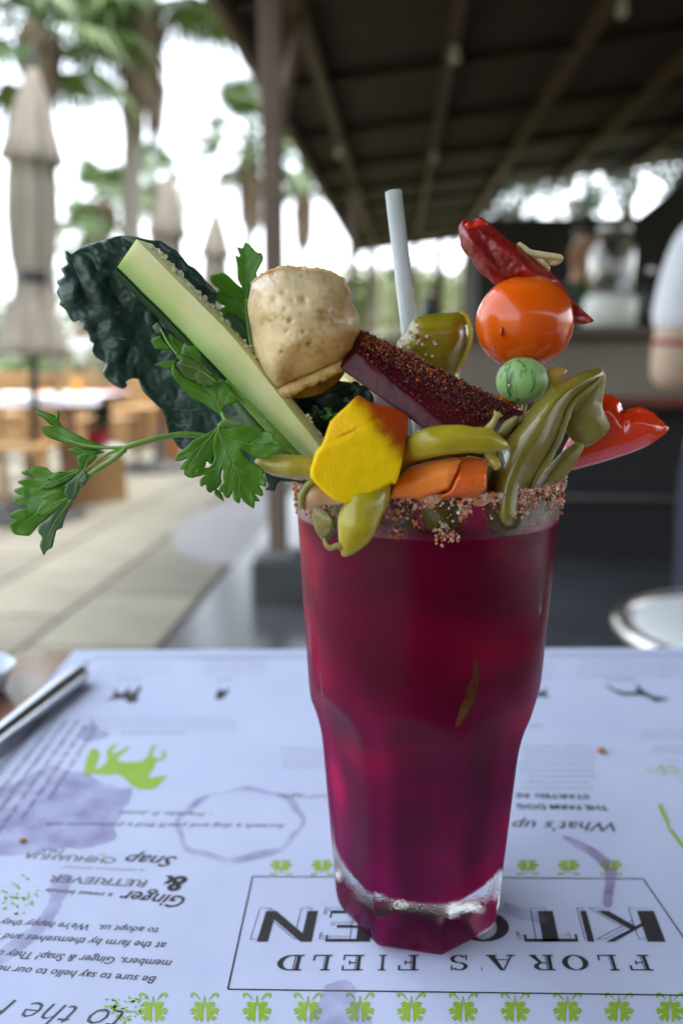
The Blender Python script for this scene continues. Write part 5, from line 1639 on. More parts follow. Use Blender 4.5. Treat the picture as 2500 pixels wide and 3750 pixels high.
for i in range(NS - 1):
    for k in range(nsec):
        F.append((i * nsec + k, i * nsec + (k + 1) % nsec, (i + 1) * nsec + (k + 1) % nsec, (i + 1) * nsec + k))
top = [V[k] for k in range(nsec)]
c = sum((Vector(p) for p in top), Vector()) / nsec + Vector((-0.0012, 0, 0.0010))
V.append(c)
for k in range(nsec): F.append((len(V) - 1, (k + 1) % nsec, k))
c = sum((Vector(V[(NS - 1) * nsec + k]) for k in range(nsec)), Vector()) / nsec
V.append(c)
for k in range(nsec): F.append((len(V) - 1, (NS - 1) * nsec + k, (NS - 1) * nsec + (k + 1) % nsec))
tint = []
for i in range(len(V)):
    k = i % nsec if i < NS * nsec else 2
    q = max(0.0, 1 - k / 2.2) if k < 5 else (1.0 if k > 8 else 0.0)
    tint.append((1 - 0.62 * q, 1 - 0.30 * q, 1 - 0.72 * q))
fl = obj('flesh', V, F, M_cuc, cu, cols=tint)
fl.data.set_sharp_from_angle(angle=R(38))
# peel on the rounded back
V, F = [], []
for i in range(NS):
    l, j = Lp[i], Jp[i]
    for k in range(12):
        t = k / 11 * 0.93 + 0.07
        p = j * (1 - t) + l * t + np.array([0, 0, 0.017 * math.sin(PI * t) ** 0.7 if t < 1 else 0])
        g = 25.0
        d = np.array([-0.72 * g, 0.72 * g, 0.0006]) * (0.15 + 0.85 * t)
        V.append(at(p[0] + d[0], p[1] + d[1], p[2] + d[2]))
n0 = len(V)
for i in range(NS):
    l, j = Lp[i], Jp[i]
    for k in range(12):
        t = k / 11 * 0.93 + 0.07
        p = j * (1 - t) + l * t + np.array([0, 0, 0.017 * math.sin(PI * t) ** 0.7 if t < 1 else 0])
        d = np.array([2.0, -2.0, -0.0003])
        V.append(at(p[0] + d[0], p[1] + d[1], p[2] + d[2]))
for i in range(NS - 1):
    for k in range(11):
        a = i * 12 + k
        F.append((a, a + 1, a + 13, a + 12)); F.append((n0 + a + 12, n0 + a + 13, n0 + a + 1, n0 + a))
    a = i * 12 + 11
    F.append((a, n0 + a, n0 + a + 12, a + 12))
obj('peel', V, F, M_peel, cu)
mb = MB(); rnd = random.Random(3)
for i in range(120):
    t = rnd.uniform(0.005, 0.9)
    k = t * (NS - 1); i0 = int(k); fr = k - i0
    j = Jp[i0] * (1 - fr) + Jp[min(i0 + 1, NS - 1)] * fr
    r = Rp[i0] * (1 - fr) + Rp[min(i0 + 1, NS - 1)] * fr
    w_ = rnd.uniform(0.5, 1.0)
    q = r * (1 - w_) + j * w_
    p = at(q[0], q[1], q[2] + 0.0004)
    s_ = rnd.uniform(0.0005, 0.0011)
    ax = Vector((rnd.gauss(0, 1), rnd.gauss(0, 1), rnd.gauss(0, 1))).normalized()
    V, F = ico((0, 0, 0), (1, 1, 1), 2, lambda d: 1 + 0.4 * noise.noise(d * 1.7 + Vector((i, 0, 0))))
    rotm = ax.to_track_quat('Z', 'Y').to_matrix()
    mb.add(([p + rotm @ Vector((x * s_ * 0.8, y * s_ * 0.8, z * s_ * 1.2)) for x, y, z in V], F))
o = mb.build('seeds', M_cucs, cu); o['kind'] = 'stuff'

# ---------------------------------------------------------------- parsley sprigs
sp = thing('parsley_sprig', 'long parsley sprig arching out to the left of the glass', 'parsley', at(1080, 1700, 0.236))
stemtube('stem', ZA, [(2300, 560), (1900, 380), (1568, 318), (1380, 330), (1200, 370), (1020, 425)], (0.240, 0.237, 0.233, 0.230, 0.228, 0.227), (0.0010, 0.0010, 0.0009, 0.0008, 0.0008, 0.0008), sp)
stemtube('stem', ZA, [(1040, 420), (880, 424), (700, 405), (560, 360)], (0.227, 0.2275, 0.228, 0.229), (0.0006, 0.0005, 0.0004, 0.0002), sp)
stemtube('stem', ZA, [(1030, 440), (930, 520), (820, 590), (720, 665), (640, 780), (560, 880)], (0.2265, 0.2255, 0.225, 0.2245, 0.224, 0.224), (0.0008, 0.0008, 0.0008, 0.0007, 0.0005, 0.0003), sp)
stemtube('stem', ZA, [(1030, 425), (900, 470), (820, 520), (760, 570), (690, 610)], (0.2275, 0.227, 0.2265, 0.226, 0.2255), (0.0005, 0.0005, 0.0004, 0.0003, 0.0003), sp)
leaf('leaflet', ZA, [(300, 110), (370, 130), (430, 150), (462, 165), (460, 130), (485, 118), (493, 150), (490, 200), (510, 240), (570, 285), (640, 320), (720, 360), (800, 385), (900, 412), (1020, 405), (1010, 430), (900, 435), (800, 445), (700, 440), (640, 425), (560, 395), (480, 370), (410, 345), (360, 310), (338, 258), (370, 245), (420, 250), (440, 258), (400, 225), (350, 180), (305, 150)], lambda u, v: 0.2285 + (450 - u) * 0.00001 + 0.0000 * v, sp, veins=[[(950, 422), (800, 415), (650, 370), (520, 280), (330, 130)], [(700, 400), (560, 350), (360, 270)]], wave=0.0012)
leaf('leaflet', ZA, [(552, 440), (600, 425), (700, 440), (800, 445), (860, 460), (800, 480), (700, 490), (640, 492), (600, 470)], 0.2295, sp)
leaf('leaflet', ZA, [(640, 490), (680, 470), (740, 465), (790, 480), (797, 500), (760, 540), (722, 570), (690, 592), (650, 580), (635, 540)], 0.2255, sp, veins=[[(700, 600), (715, 550), (740, 490)]])
leaf('leaflet', ZA, [(430, 630), (390, 592), (320, 577), (243, 576), (262, 602), (210, 612), (178, 627), (200, 647), (260, 662), (300, 682), (220, 677), (147, 706), (192, 735), (118, 772), (145, 802), (182, 817), (120, 842), (110, 872), (150, 897), (232, 912), (150, 932), (77, 976), (100, 1002), (132, 1012), (83, 1042), (92, 1092), (110, 1127), (150, 1142), (200, 1147), (240, 1147), (270, 1122), (300, 1082), (330, 1052), (400, 1002), (480, 922), (560, 822), (640, 702), (692, 602), (620, 594), (550, 622), (490, 620)], lambda u, v: 0.2262 + 0.00002 * (260 - u) * 0.4, sp, veins=[[(600, 720), (450, 850), (300, 970), (130, 1090)], [(480, 800), (330, 800), (150, 870)], [(560, 680), (400, 690), (230, 620)], [(520, 760), (320, 760), (150, 720)]], wave=0.0013)
leaf('leaflet', ZA, [(480, 622), (440, 640), (400, 665), (375, 695), (420, 690), (370, 715), (332, 750), (350, 772), (420, 762), (480, 740), (560, 705), (640, 650), (690, 602), (640, 592), (580, 620), (530, 628)], 0.2252, sp, veins=[[(660, 615), (540, 665), (370, 745)]])
leaf('leaflet', ZA, [(298, 972), (330, 902), (372, 850), (338, 842), (400, 792), (460, 772), (522, 770), (562, 800), (592, 840), (512, 902), (440, 966), (380, 987)], 0.2240, sp, veins=[[(580, 830), (450, 880), (300, 968)]], m=M_pars)
leaf('leaflet', ZA, [(318, 1092), (340, 1052), (400, 1022), (450, 962), (520, 902), (602, 850), (577, 912), (547, 972), (522, 1042), (513, 1082), (470, 1102), (452, 1162), (432, 1242), (390, 1267), (362, 1307), (338, 1262), (328, 1222), (345, 1162), (318, 1122)], lambda u, v: 0.2248 + (v - 1900) * 0.00001, sp, m=M_parsu, veins=[[(580, 870), (470, 1010), (400, 1150), (362, 1290)]])
leaf('leaflet', ZA, [(690, 600), (722, 650), (717, 700), (690, 732), (655, 720), (642, 790), (612, 852), (545, 832), (528, 790), (545, 745), (498, 762), (560, 712), (622, 660)], 0.2232, sp, m=M_parsu, veins=[[(695, 620), (640, 690), (590, 830)]], wave=0.001)

sp = thing('parsley_sprig', 'broad parsley leaf hanging over the rim left of the yellow beet', 'parsley', at(1100, 1680, 0.229))
LY = lambda u, v: 0.2215 + 0.0010 * math.sin((u - 800) * 0.014) - (v - 1560) * 0.000006
leaf('leaflet', ZB, [(650, 1078), (560, 1135), (480, 1175), (400, 1215), (360, 1260), (300, 1305), (252, 1340), (236, 1396), (290, 1407), (352, 1384), (320, 1420), (293, 1460), (290, 1490), (326, 1484), (320, 1522), (350, 1556), (400, 1570), (442, 1560), (500, 1490), (532, 1450), (540, 1410), (590, 1440), (620, 1300), (660, 1150)], lambda u, v: LY(u, v) + 0.0012, sp, veins=[[(645, 1090), (520, 1250), (330, 1530)], [(560, 1200), (420, 1310), (250, 1385)], [(480, 1300), (440, 1420)]])
leaf('leaflet', ZB, [(655, 1072), (740, 1088), (830, 1075), (920, 1066), (1000, 1062), (1050, 1080), (1074, 1094), (1065, 1126), (1120, 1120), (1175, 1140), (1200, 1154), (1184, 1180), (1230, 1215), (1265, 1252), (1284, 1273), (1240, 1312), (1180, 1346), (1152, 1350), (1150, 1387), (1100, 1392), (1020, 1382), (950, 1347), (905, 1314), (870, 1300), (890, 1340), (940, 1390), (1010, 1430), (1070, 1475), (1107, 1526), (1080, 1533), (1110, 1600), (1107, 1652), (1060, 1640), (1043, 1638), (1076, 1700), (1077, 1743), (1030, 1732), (1000, 1720), (1042, 1775), (1042, 1797), (1004, 1790), (1001, 1822), (991, 1860), (940, 1832), (890, 1792), (866, 1755), (863, 1792), (846, 1814), (803, 1782), (789, 1732), (796, 1690), (772, 1735), (747, 1764), (708, 1742), (688, 1705), (664, 1717), (654, 1690), (670, 1650), (702, 1610), (692, 1560), (700, 1510), (694, 1482), (688, 1505), (680, 1560), (686, 1612), (660, 1652), (635, 1672), (605, 1692), (576, 1714), (538, 1682), (530, 1632), (490, 1654), (473, 1620), (480, 1580), (522, 1538), (455, 1557), (430, 1525), (450, 1480), (500, 1466), (552, 1470), (590, 1440), (612, 1380), (600, 1300), (610, 1200)], LY, sp,
     veins=[[(650, 1080), (690, 1210), (770, 1330), (810, 1450), (880, 1620), (985, 1845)], [(660, 1160), (760, 1200), (900, 1235), (1060, 1265), (1270, 1273)], [(680, 1210), (685, 1330), (640, 1470), (575, 1700)], [(820, 1460), (900, 1520), (1090, 1600)], [(800, 1430), (770, 1560), (740, 1750)], [(860, 1570), (850, 1690), (845, 1800)], [(960, 1250), (1060, 1180), (1190, 1155)], [(640, 1470), (560, 1510), (450, 1540)]], wave=0.0011, step=5.5)
leaf('leaflet', ZB, [(610, 1700), (625, 1660), (660, 1700), (690, 1730), (708, 1797), (660, 1765), (625, 1735), (615, 1722)], 0.2232, sp)
stemtube('stem', ZB, [(655, 1072), (720, 1040), (820, 1060), (960, 1120), (1300, 1330), (1600, 1560)], (0.2215, 0.2225, 0.224, 0.227, 0.231, 0.236), (0.0006, 0.0008, 0.0010, 0.0010, 0.0010, 0.0010), sp)

sp = thing('parsley_sprig', 'upright parsley leaf lying across the lower edge of the cucumber', 'parsley', at(1060, 1680, 0.233))
leaf('leaflet', ZB, [(332, 278), (380, 300), (420, 300), (424, 296), (460, 350), (490, 400), (500, 480), (560, 560), (660, 620), (760, 700), (700, 720), (600, 640), (480, 560), (330, 460), (270, 440), (250, 400), (252, 362), (280, 390), (300, 380), (306, 330)], 0.2345, sp, veins=[[(700, 700), (560, 580), (430, 430), (335, 300)]])
leaf('leaflet', ZB, [(218, 476), (250, 520), (320, 592), (400, 632), (500, 682), (600, 690), (640, 652), (682, 620), (740, 672), (800, 752), (840, 790), (830, 832), (790, 862), (722, 890), (696, 920), (692, 962), (722, 1012), (690, 1002), (640, 952), (560, 892), (460, 832), (400, 802), (330, 732), (270, 662), (220, 602), (203, 540)], lambda u, v: 0.2322 + 0.0010 * math.sin((u + v) * 0.012), sp, veins=[[(690, 970), (640, 850), (560, 740), (500, 690)], [(655, 890), (660, 780), (650, 680)], [(600, 800), (450, 740), (280, 640)], [(670, 880), (740, 780), (830, 800)]])
leaf('leaflet', ZB, [(280, 376), (340, 400), (400, 422), (460, 470), (520, 532), (600, 602), (642, 652), (600, 695), (540, 682), (490, 674), (443, 668), (440, 642), (400, 637), (330, 602), (316, 582), (290, 547), (260, 502), (255, 465), (290, 440)], 0.2308, sp, m=M_parsu if False else leaf_mat('parsley_pale', (0.11, 0.21, 0.05), (0.08, 0.17, 0.04), (0.2, 0.38, 0.06)), veins=[[(635, 650), (480, 540), (275, 470)], [(480, 540), (420, 600)]])
stemtube('stem', ZB, [(690, 940), (705, 985), (740, 1030), (830, 1075)], (0.2315, 0.231, 0.2305, 0.231), (0.0005, 0.0006, 0.0007, 0.0008), sp)
stemtube('stem', ZB, [(730, 640), (850, 780), (1000, 940), (1200, 1150), (1400, 1360), (1700, 1650)], (0.2365, 0.2365, 0.2365, 0.2365, 0.2365, 0.2375), (0.0008, 0.0011, 0.0013, 0.0014, 0.0014, 0.0014), sp)

sp = thing('parsley_sprig', 'parsley standing upright behind the tan crisp', 'parsley', at(1000, 1400, 0.279))
leaf('leaflet', ZC, [(1345, 163), (1385, 172), (1402, 134), (1440, 150), (1480, 190), (1500, 205), (1522, 208), (1534, 250), (1510, 310), (1490, 360), (1502, 390), (1470, 480), (1420, 560), (1395, 480), (1352, 400), (1346, 300), (1334, 222), (1366, 232)], lambda u, v: 0.279 + 0.001 * math.sin(u * 0.03), sp, veins=[[(1420, 540), (1420, 380), (1405, 150)], [(1420, 400), (1470, 300), (1520, 225)]])
leaf('leaflet', ZC, [(1153, 375), (1200, 358), (1247, 348), (1290, 370), (1340, 420), (1392, 470), (1430, 560), (1440, 640), (1420, 700), (1380, 680), (1300, 640), (1230, 690), (1198, 622), (1262, 592), (1208, 562), (1178, 500), (1217, 472), (1168, 430)], lambda u, v: 0.281 + 0.001 * math.sin(v * 0.03), sp, veins=[[(1420, 660), (1340, 540), (1165, 385)], [(1360, 560), (1280, 540), (1190, 500)]])
leaf('leaflet', ZC, [(1210, 620), (1300, 600), (1400, 640), (1460, 560), (1500, 700), (1500, 900), (1470, 960), (1400, 880), (1330, 790), (1260, 720)], 0.2835, sp, m=M_parsu, veins=[[(1460, 900), (1400, 760), (1300, 640)]])
stemtube('stem', ZC, [(1420, 540), (1440, 760), (1500, 1000), (1640, 1400)], (0.279, 0.281, 0.281, 0.275), (0.0006, 0.0009, 0.0012, 0.0013), sp)
sp = thing('parsley_sprig', 'small parsley tips against the kale left of the cucumber', 'parsley', at(760, 1350, 0.252))
leaf('leaflet', ZC, [(742, 735), (780, 705), (815, 735), (828, 770), (790, 790), (760, 770)], 0.2535, sp, m=M_parsu)
leaf('leaflet', ZC, [(735, 830), (800, 800), (840, 850), (880, 900), (820, 905), (760, 895)], 0.2545, sp)
leaf('leaflet', ZC, [(860, 780), (930, 820), (990, 880), (1000, 940), (930, 930), (880, 870)], 0.2552, sp)
leaf('leaflet', ZC, [(755, 1010), (830, 980), (910, 980), (900, 1030), (840, 1045), (790, 1020)], 0.2540, sp)
stemtube('stem', ZC, [(800, 750), (850, 840), (910, 920), (1000, 1020), (1200, 1250)], (0.2528, 0.252, 0.2515, 0.251, 0.250), (0.0003, 0.0005, 0.0005, 0.0006, 0.0006), sp)

leaf('ruffle', ((0, 0), 1.0), [(1010, 1400), (1080, 1370), (1180, 1390), (1280, 1400), (1360, 1440), (1380, 1560), (1330, 1680), (1240, 1740), (1150, 1700), (1090, 1600), (1040, 1500)], lambda u, v: 0.2595 + 0.002 * math.sin(u * 0.04 + v * 0.03), kal, M_kale, step=9, wave=0.002)
hb = thing('herb_tuft', 'dark herb leaves tucked below the tan crisp', 'herbs', at(1200, 1560, 0.252))
rnd = random.Random(77)
for k in range(26):
    u, v = 1085 + rnd.uniform(0, 260), 1390 + rnd.uniform(0, 260)
    a = rnd.uniform(0, 6.28); r = rnd.uniform(28, 55)
    P = []
    for q in range(12):
        t = 2 * PI * q / 12
        rr = r * (0.7 + 0.3 * math.cos(3 * t + k)) * (1.0 if q % 2 else 0.8)
        P.append((u + rr * math.cos(t + a), v + 0.75 * rr * math.sin(t + a)))
    leaf('leaflet', ((0, 0), 1.0), P, 0.2485 + rnd.uniform(0, 0.008), hb, m=M_pars if k % 2 else M_kale, step=9, wave=0.002)

# ---------------------------------------------------------------- tan crisp
M_crisp = mat('crisp', (1.0, 1.0, 1.0), 0.36, (0.80, 0.74, 0.66), 120, 0.40, 0.70, attr='tint', bump=0.3, bscale=420, bdist=0.0004, sss=0.25, sssr=(0.004, 0.002, 0.001), coat=0.12)
M_crispe = mat('crisp_edge', (0.72, 0.56, 0.28), 0.45, (0.50, 0.26, 0.06), 200, bump=0.5, bscale=500, bdist=0.0008, sss=0.3, sssr=(0.004, 0.002, 0.001))
M_crispi = mat('crisp_inside', (0.42, 0.25, 0.05), 0.5, (0.28, 0.15, 0.03), 130, bump=0.5, bscale=400, bdist=0.001)
cr_t = thing('puffed_crisp', 'tan pitted dome-shaped puffed crisp above the cucumber', 'crisp', at(1150, 1450, 0.238))
CP_ = zp(ZD, [(300, 1165), (285, 1140), (240, 1090), (190, 1010), (160, 920), (130, 820), (105, 700), (95, 600), (70, 480), (64, 380), (84, 280), (98, 215), (160, 165), (220, 128), (270, 120), (330, 92), (420, 84), (520, 90), (600, 95), (690, 94), (740, 118), (800, 138), (860, 168), (892, 220), (930, 280), (955, 360), (990, 420), (1022, 480), (1026, 560), (1032, 640), (1005, 720), (1036, 770), (1010, 815), (940, 862), (860, 902), (800, 935), (740, 962), (660, 1000), (580, 1030), (510, 1058), (440, 1095), (380, 1135)])
rp = random.Random(12)
pits = [(rp.uniform(900, 1310), rp.uniform(1000, 1420), rp.uniform(4, 8), rp.uniform(0.0003, 0.0007)) for _ in range(44)] + [(962, 1178, 22, 0.0009), (1005, 1098, 14, 0.0008), (1038, 1070, 12, 0.0007), (1110, 1100, 14, 0.0009), (1172, 1150, 16, 0.001), (1110, 1215, 7, 0.0009), (1060, 1172, 8, 0.0009), (1100, 1325, 9, 0.0009), (1135, 1255, 7, 0.0009)]
def crisp_b(u, v, d):
    e = 0.0010 * noise.noise(Vector((u * 0.008, v * 0.008, 1))) + 0.0004 * noise.noise(Vector((u * 0.022, v * 0.022, 2))) + 0.00012 * noise.noise(Vector((u * 0.07, v * 0.07, 5)))
    for (a, b_, r, h) in pits:
        q = ((u - a) ** 2 + (v - b_) ** 2) / (r * r)
        if q < 6: e -= h * math.exp(-q)
    return e
V, F, UV = pillow(CP_, lambda u, v: 0.2415 + (v - 1200) * 0.000004, 0.0175, 0.012, 6.5, rd=190, fb=crisp_b, pw=0.55)
ct = []
CPa = np.array(CP_)
dd = seg_dist(UV, CPa)
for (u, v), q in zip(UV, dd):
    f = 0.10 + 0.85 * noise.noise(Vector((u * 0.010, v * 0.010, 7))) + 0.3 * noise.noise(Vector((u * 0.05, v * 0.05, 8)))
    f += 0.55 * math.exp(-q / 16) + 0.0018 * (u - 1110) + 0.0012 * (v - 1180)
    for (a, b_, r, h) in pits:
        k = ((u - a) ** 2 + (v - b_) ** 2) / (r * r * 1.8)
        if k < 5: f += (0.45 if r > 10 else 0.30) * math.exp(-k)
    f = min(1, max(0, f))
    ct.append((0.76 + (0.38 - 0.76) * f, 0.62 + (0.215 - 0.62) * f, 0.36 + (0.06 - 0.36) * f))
obj('shell', V, F, M_crisp, cr_t, cols=ct)
pts = [at(u, v, 0.2385 + 0.0006 * math.sin(u * 0.02)) for u, v in zp(ZD, [(292, 1166), (340, 1160), (420, 1118), (520, 1066), (640, 1020), (760, 968), (860, 915), (950, 868), (1012, 822), (1028, 775)])]
obj('rolled_rim', *tube(pts, (0.0011, 0.0019, 0.0021, 0.0017, 0.0019, 0.0016, 0.0013, 0.0009), 60, 14, wob=0.0007, wsc=700), M_crispe, cr_t)
pts = [at(u, v, 0.2425) for u, v in zp(ZD, [(98, 215), (160, 160), (225, 124), (280, 112), (330, 90), (420, 80), (520, 86), (600, 92), (690, 92), (760, 118), (860, 165), (905, 230), (945, 300)])]
obj('blistered_edge', *tube(pts, (0.0006, 0.0010, 0.0009, 0.0008, 0.0005), 70, 10, wob=0.0006, wsc=800), M_crispe, cr_t)
V, F, UV = pillow(zp(ZD, [(380, 1110), (500, 1060), (660, 990), (800, 930), (920, 900), (905, 960), (870, 1020), (800, 1090), (720, 1150), (620, 1182), (520, 1196), (430, 1190), (370, 1160)]), 0.2455, 0.003, 0.004, 8, fb=lambda u, v, d: 0.0008 * noise.noise(Vector((u * 0.04, v * 0.04, 3))))
obj('inner_fold', V, F, M_crispi, cr_t)

# ---------------------------------------------------------------- spiced beet bar
M_beet = mat('red_beet', (0.060, 0.004, 0.008), 0.38, (0.095, 0.006, 0.011), 90, sss=0.3, sssr=(0.004, 0.0006, 0.0008), bump=0.45, bscale=420, bdist=0.0006, spec=0.3)
M_spice = mat('chili_spice', (0.3, 0.1, 0.03), 0.6, attr='tint')
bt = thing('beet_bar', 'dark red beet bar dusted with chili spice behind the yellow beet', 'beet', at(1500, 1520, 0.232))
def zg(x, y, Y): return at(ZG[0][0] + x * ZG[1], ZG[0][1] + y * ZG[1], Y)
qA, qB, qC = zg(185, 640, 0.243), zg(180, 740, 0.2335), zg(900, 1000, 0.2395)
nq = (qB - qA).cross(qC - qA)
lo_, hi_ = 0.205, 0.245                                 # fourth top corner in the plane of the other three
for _ in range(50):
    md_ = (lo_ + hi_) / 2
    if ((zg(600, 1085, md_) - qA).dot(nq) > 0) == ((zg(600, 1085, hi_) - qA).dot(nq) > 0): hi_ = md_
    else: lo_ = md_
Y4 = (lo_ + hi_) / 2
P8 = [qA, qB, qC, zg(600, 1085, Y4), zg(105, 812, 0.2345), zg(520, 1112, Y4 + 0.001), zg(140, 760, 0.249), zg(800, 1090, 0.246)]
obj('bar', *hull(P8, 4, 0.00022, 260, 0.0007), M_beet, bt)
mb = MB(); rnd = random.Random(5)
def hullq(a, b):
    p0 = qA.lerp(qC, a); p1 = qB.lerp(zg(600, 1085, Y4), a)
    return p0.lerp(p1, b)
ntop = (hullq(0.6, 0.1) - hullq(0.3, 0.1)).cross(hullq(0.4, 0.9) - hullq(0.4, 0.1)).normalized()
if ntop.z < 0: ntop = -ntop
for k in range(2200):
    a, b_ = rnd.uniform(0.02, 0.96), min(0.97, abs(rnd.gauss(0.30, 0.34)))
    if b_ > 0.97 or (b_ > 0.65 and rnd.random() < 0.6): continue
    s_ = rnd.uniform(0.00012, 0.00034)
    c = hullq(a, b_) + ntop * (s_ * 0.4 + 0.00018)
    r = rnd.random()
    orange = max(0.08, 0.50 - a * 0.50) * (1.2 - b_)
    col = (0.55, 0.16, 0.02) if r < orange * 0.5 else ((0.32, 0.07, 0.015) if r < orange else ((0.10, 0.012, 0.012) if r < 0.85 else (0.05, 0.03, 0.02)))
    grain(c, s_, col)
o = mb.build('spice_dust', M_spice, bt, smooth=False, cols=True); o['kind'] = 'stuff'

# ---------------------------------------------------------------- yellow beet chunk
M_yel = mat('yellow_beet', (1.0, 1.0, 1.0), 0.42, (0.93, 0.94, 0.9), 80, attr='tint', sss=0.5, sssr=(0.005, 0.003, 0.0005), bump=0.16, bscale=900, bdist=0.0003, spec=0.14)
def zd(x, y, Y): return at(ZD[0][0] + x * ZD[1], ZD[0][1] + y * ZD[1], Y)
YP = zp(ZD, [(645, 1660), (628, 1720), (600, 1815), (606, 1880), (640, 1925), (712, 2000), (770, 2048), (822, 2082), (910, 2112), (960, 2106), (1015, 2088), (1070, 2050), (1125, 2028), (1200, 1985), (1290, 1938), (1302, 1926), (1336, 1942), (1366, 1850), (1392, 1745), (1400, 1690), (1424, 1600), (1440, 1480), (1440, 1340), (1330, 1280), (1135, 1235), (1080, 1205), (1012, 1165), (960, 1215), (900, 1275), (845, 1320), (772, 1395), (745, 1470), (722, 1545), (690, 1610)])
def plane_d(u, v, A, B):
    x, y = (u - ZD[0][0]) / ZD[1], (v - ZD[0][1]) / ZD[1]
    ax, ay = A; bx, by = B
    L_ = math.hypot(bx - ax, by - ay)
    return ((bx - ax) * (y - ay) - (by - ay) * (x - ax)) / L_
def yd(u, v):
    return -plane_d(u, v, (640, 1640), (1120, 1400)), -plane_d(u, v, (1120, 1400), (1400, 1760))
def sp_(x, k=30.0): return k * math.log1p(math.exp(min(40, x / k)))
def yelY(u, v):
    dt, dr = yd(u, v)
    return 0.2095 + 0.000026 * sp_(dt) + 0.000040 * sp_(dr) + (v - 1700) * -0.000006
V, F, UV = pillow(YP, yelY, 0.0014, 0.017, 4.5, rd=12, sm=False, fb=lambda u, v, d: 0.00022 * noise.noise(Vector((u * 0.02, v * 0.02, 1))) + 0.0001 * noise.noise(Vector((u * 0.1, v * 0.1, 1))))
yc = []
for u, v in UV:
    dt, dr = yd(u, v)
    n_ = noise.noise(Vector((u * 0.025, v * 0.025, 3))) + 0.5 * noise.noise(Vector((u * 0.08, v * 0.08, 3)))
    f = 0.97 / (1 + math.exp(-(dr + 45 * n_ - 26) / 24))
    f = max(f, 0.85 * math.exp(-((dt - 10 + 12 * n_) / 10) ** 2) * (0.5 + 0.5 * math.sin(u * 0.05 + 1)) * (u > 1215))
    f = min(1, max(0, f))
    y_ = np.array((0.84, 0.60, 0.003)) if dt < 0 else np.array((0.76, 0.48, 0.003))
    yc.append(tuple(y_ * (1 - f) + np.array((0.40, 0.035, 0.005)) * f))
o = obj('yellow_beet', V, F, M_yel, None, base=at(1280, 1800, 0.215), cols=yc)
tag(o, 'bright yellow beet chunk with red staining on the front of the rim', 'beet')

# ---------------------------------------------------------------- carrots
M_car = mat('carrot', (0.90, 0.25, 0.04), 0.42, (0.92, 0.31, 0.06), 90, sss=0.45, sssr=(0.005, 0.0018, 0.0005), bump=0.25, bscale=500, bdist=0.0004, spec=0.25)
M_car2 = mat('carrot_deep', (0.68, 0.13, 0.012), 0.24, (0.76, 0.18, 0.02), 120, sss=0.45, sssr=(0.005, 0.0015, 0.0004), bump=0.3, bscale=500, bdist=0.0004, coat=0.4)
def ze(x, y, Y): return at(ZE[0][0] + x * ZE[1], ZE[0][1] + y * ZE[1], Y)
def cpl(u, v, A, B):
    x, y = (u - ZE[0][0]) / ZE[1], (v - ZE[0][1]) / ZE[1]
    L_ = math.hypot(B[0] - A[0], B[1] - A[1])
    return ((B[0] - A[0]) * (y - A[1]) - (B[1] - A[1]) * (x - A[0])) / L_
def csp(x, k=6.0): return k * math.log1p(math.exp(max(-40, min(60, x / k))))
def cutblock(P, Yf, tf, tb, seed):
    return pillow(zp(ZE, P), Yf, tf, tb, 6.5, rd=13, sm=False, fb=lambda u, v, d: 0.00025 * noise.noise(Vector((u * 0.03, v * 0.03, seed))) + 0.00012 * noise.noise(Vector((u * 0.11, v * 0.11, seed))), pw=0.7)[:2]
o = obj('carrot_chunk', *cutblock([(40, 1425), (66, 1340), (120, 1270), (200, 1195), (330, 1152), (420, 1140), (510, 1128), (540, 1132), (567, 1150), (545, 1185), (540, 1225), (528, 1262), (500, 1320), (480, 1362), (440, 1372), (395, 1388), (340, 1408), (300, 1432), (262, 1436), (230, 1426), (150, 1422)], lambda u, v: 0.2140 + (1700 - u) * 0.00001 + 0.000055 * csp(-cpl(u, v, (60, 1350), (545, 1205))) + 0.00006 * csp(cpl(u, v, (100, 1425), (520, 1330))) + 0.00003 * csp((u - 1640) / ZE[1] * 1.0), 0.0022, 0.012, 1), M_car, None, base=ze(300, 1420, 0.214))
tag(o, 'pale orange carrot chunk touching the yellow beet on the rim', 'carrot')
o = obj('carrot_chunk', *cutblock([(505, 1128), (570, 1122), (640, 1115), (700, 1130), (752, 1140), (750, 1250), (748, 1358), (715, 1380), (690, 1402), (640, 1428), (600, 1436), (520, 1420), (400, 1424), (420, 1398), (480, 1362), (528, 1262), (540, 1200)], lambda u, v: 0.2150 + 0.00006 * csp(-cpl(u, v, (520, 1270), (750, 1250))) + 0.00006 * csp(cpl(u, v, (480, 1385), (750, 1340))), 0.0022, 0.012, 5), M_car2, None, base=ze(620, 1420, 0.215))
tag(o, 'glossy deep orange carrot chunk right of the paler one', 'carrot')
V, F, UV = pillow(zp(ZE, [(-60, 1180), (120, 1060), (400, 1000), (700, 1040), (840, 1120), (800, 1300), (760, 1440), (560, 1500), (200, 1500), (0, 1440)]), 0.2405, 0.006, 0.006, 12, rd=60)  # dark filler added to close the bright gap behind the carrots
o = obj('submerged_piece', V, F, M_jal, None); tag(o, 'dark olive pepper filler added behind the carrots', 'vegetable')

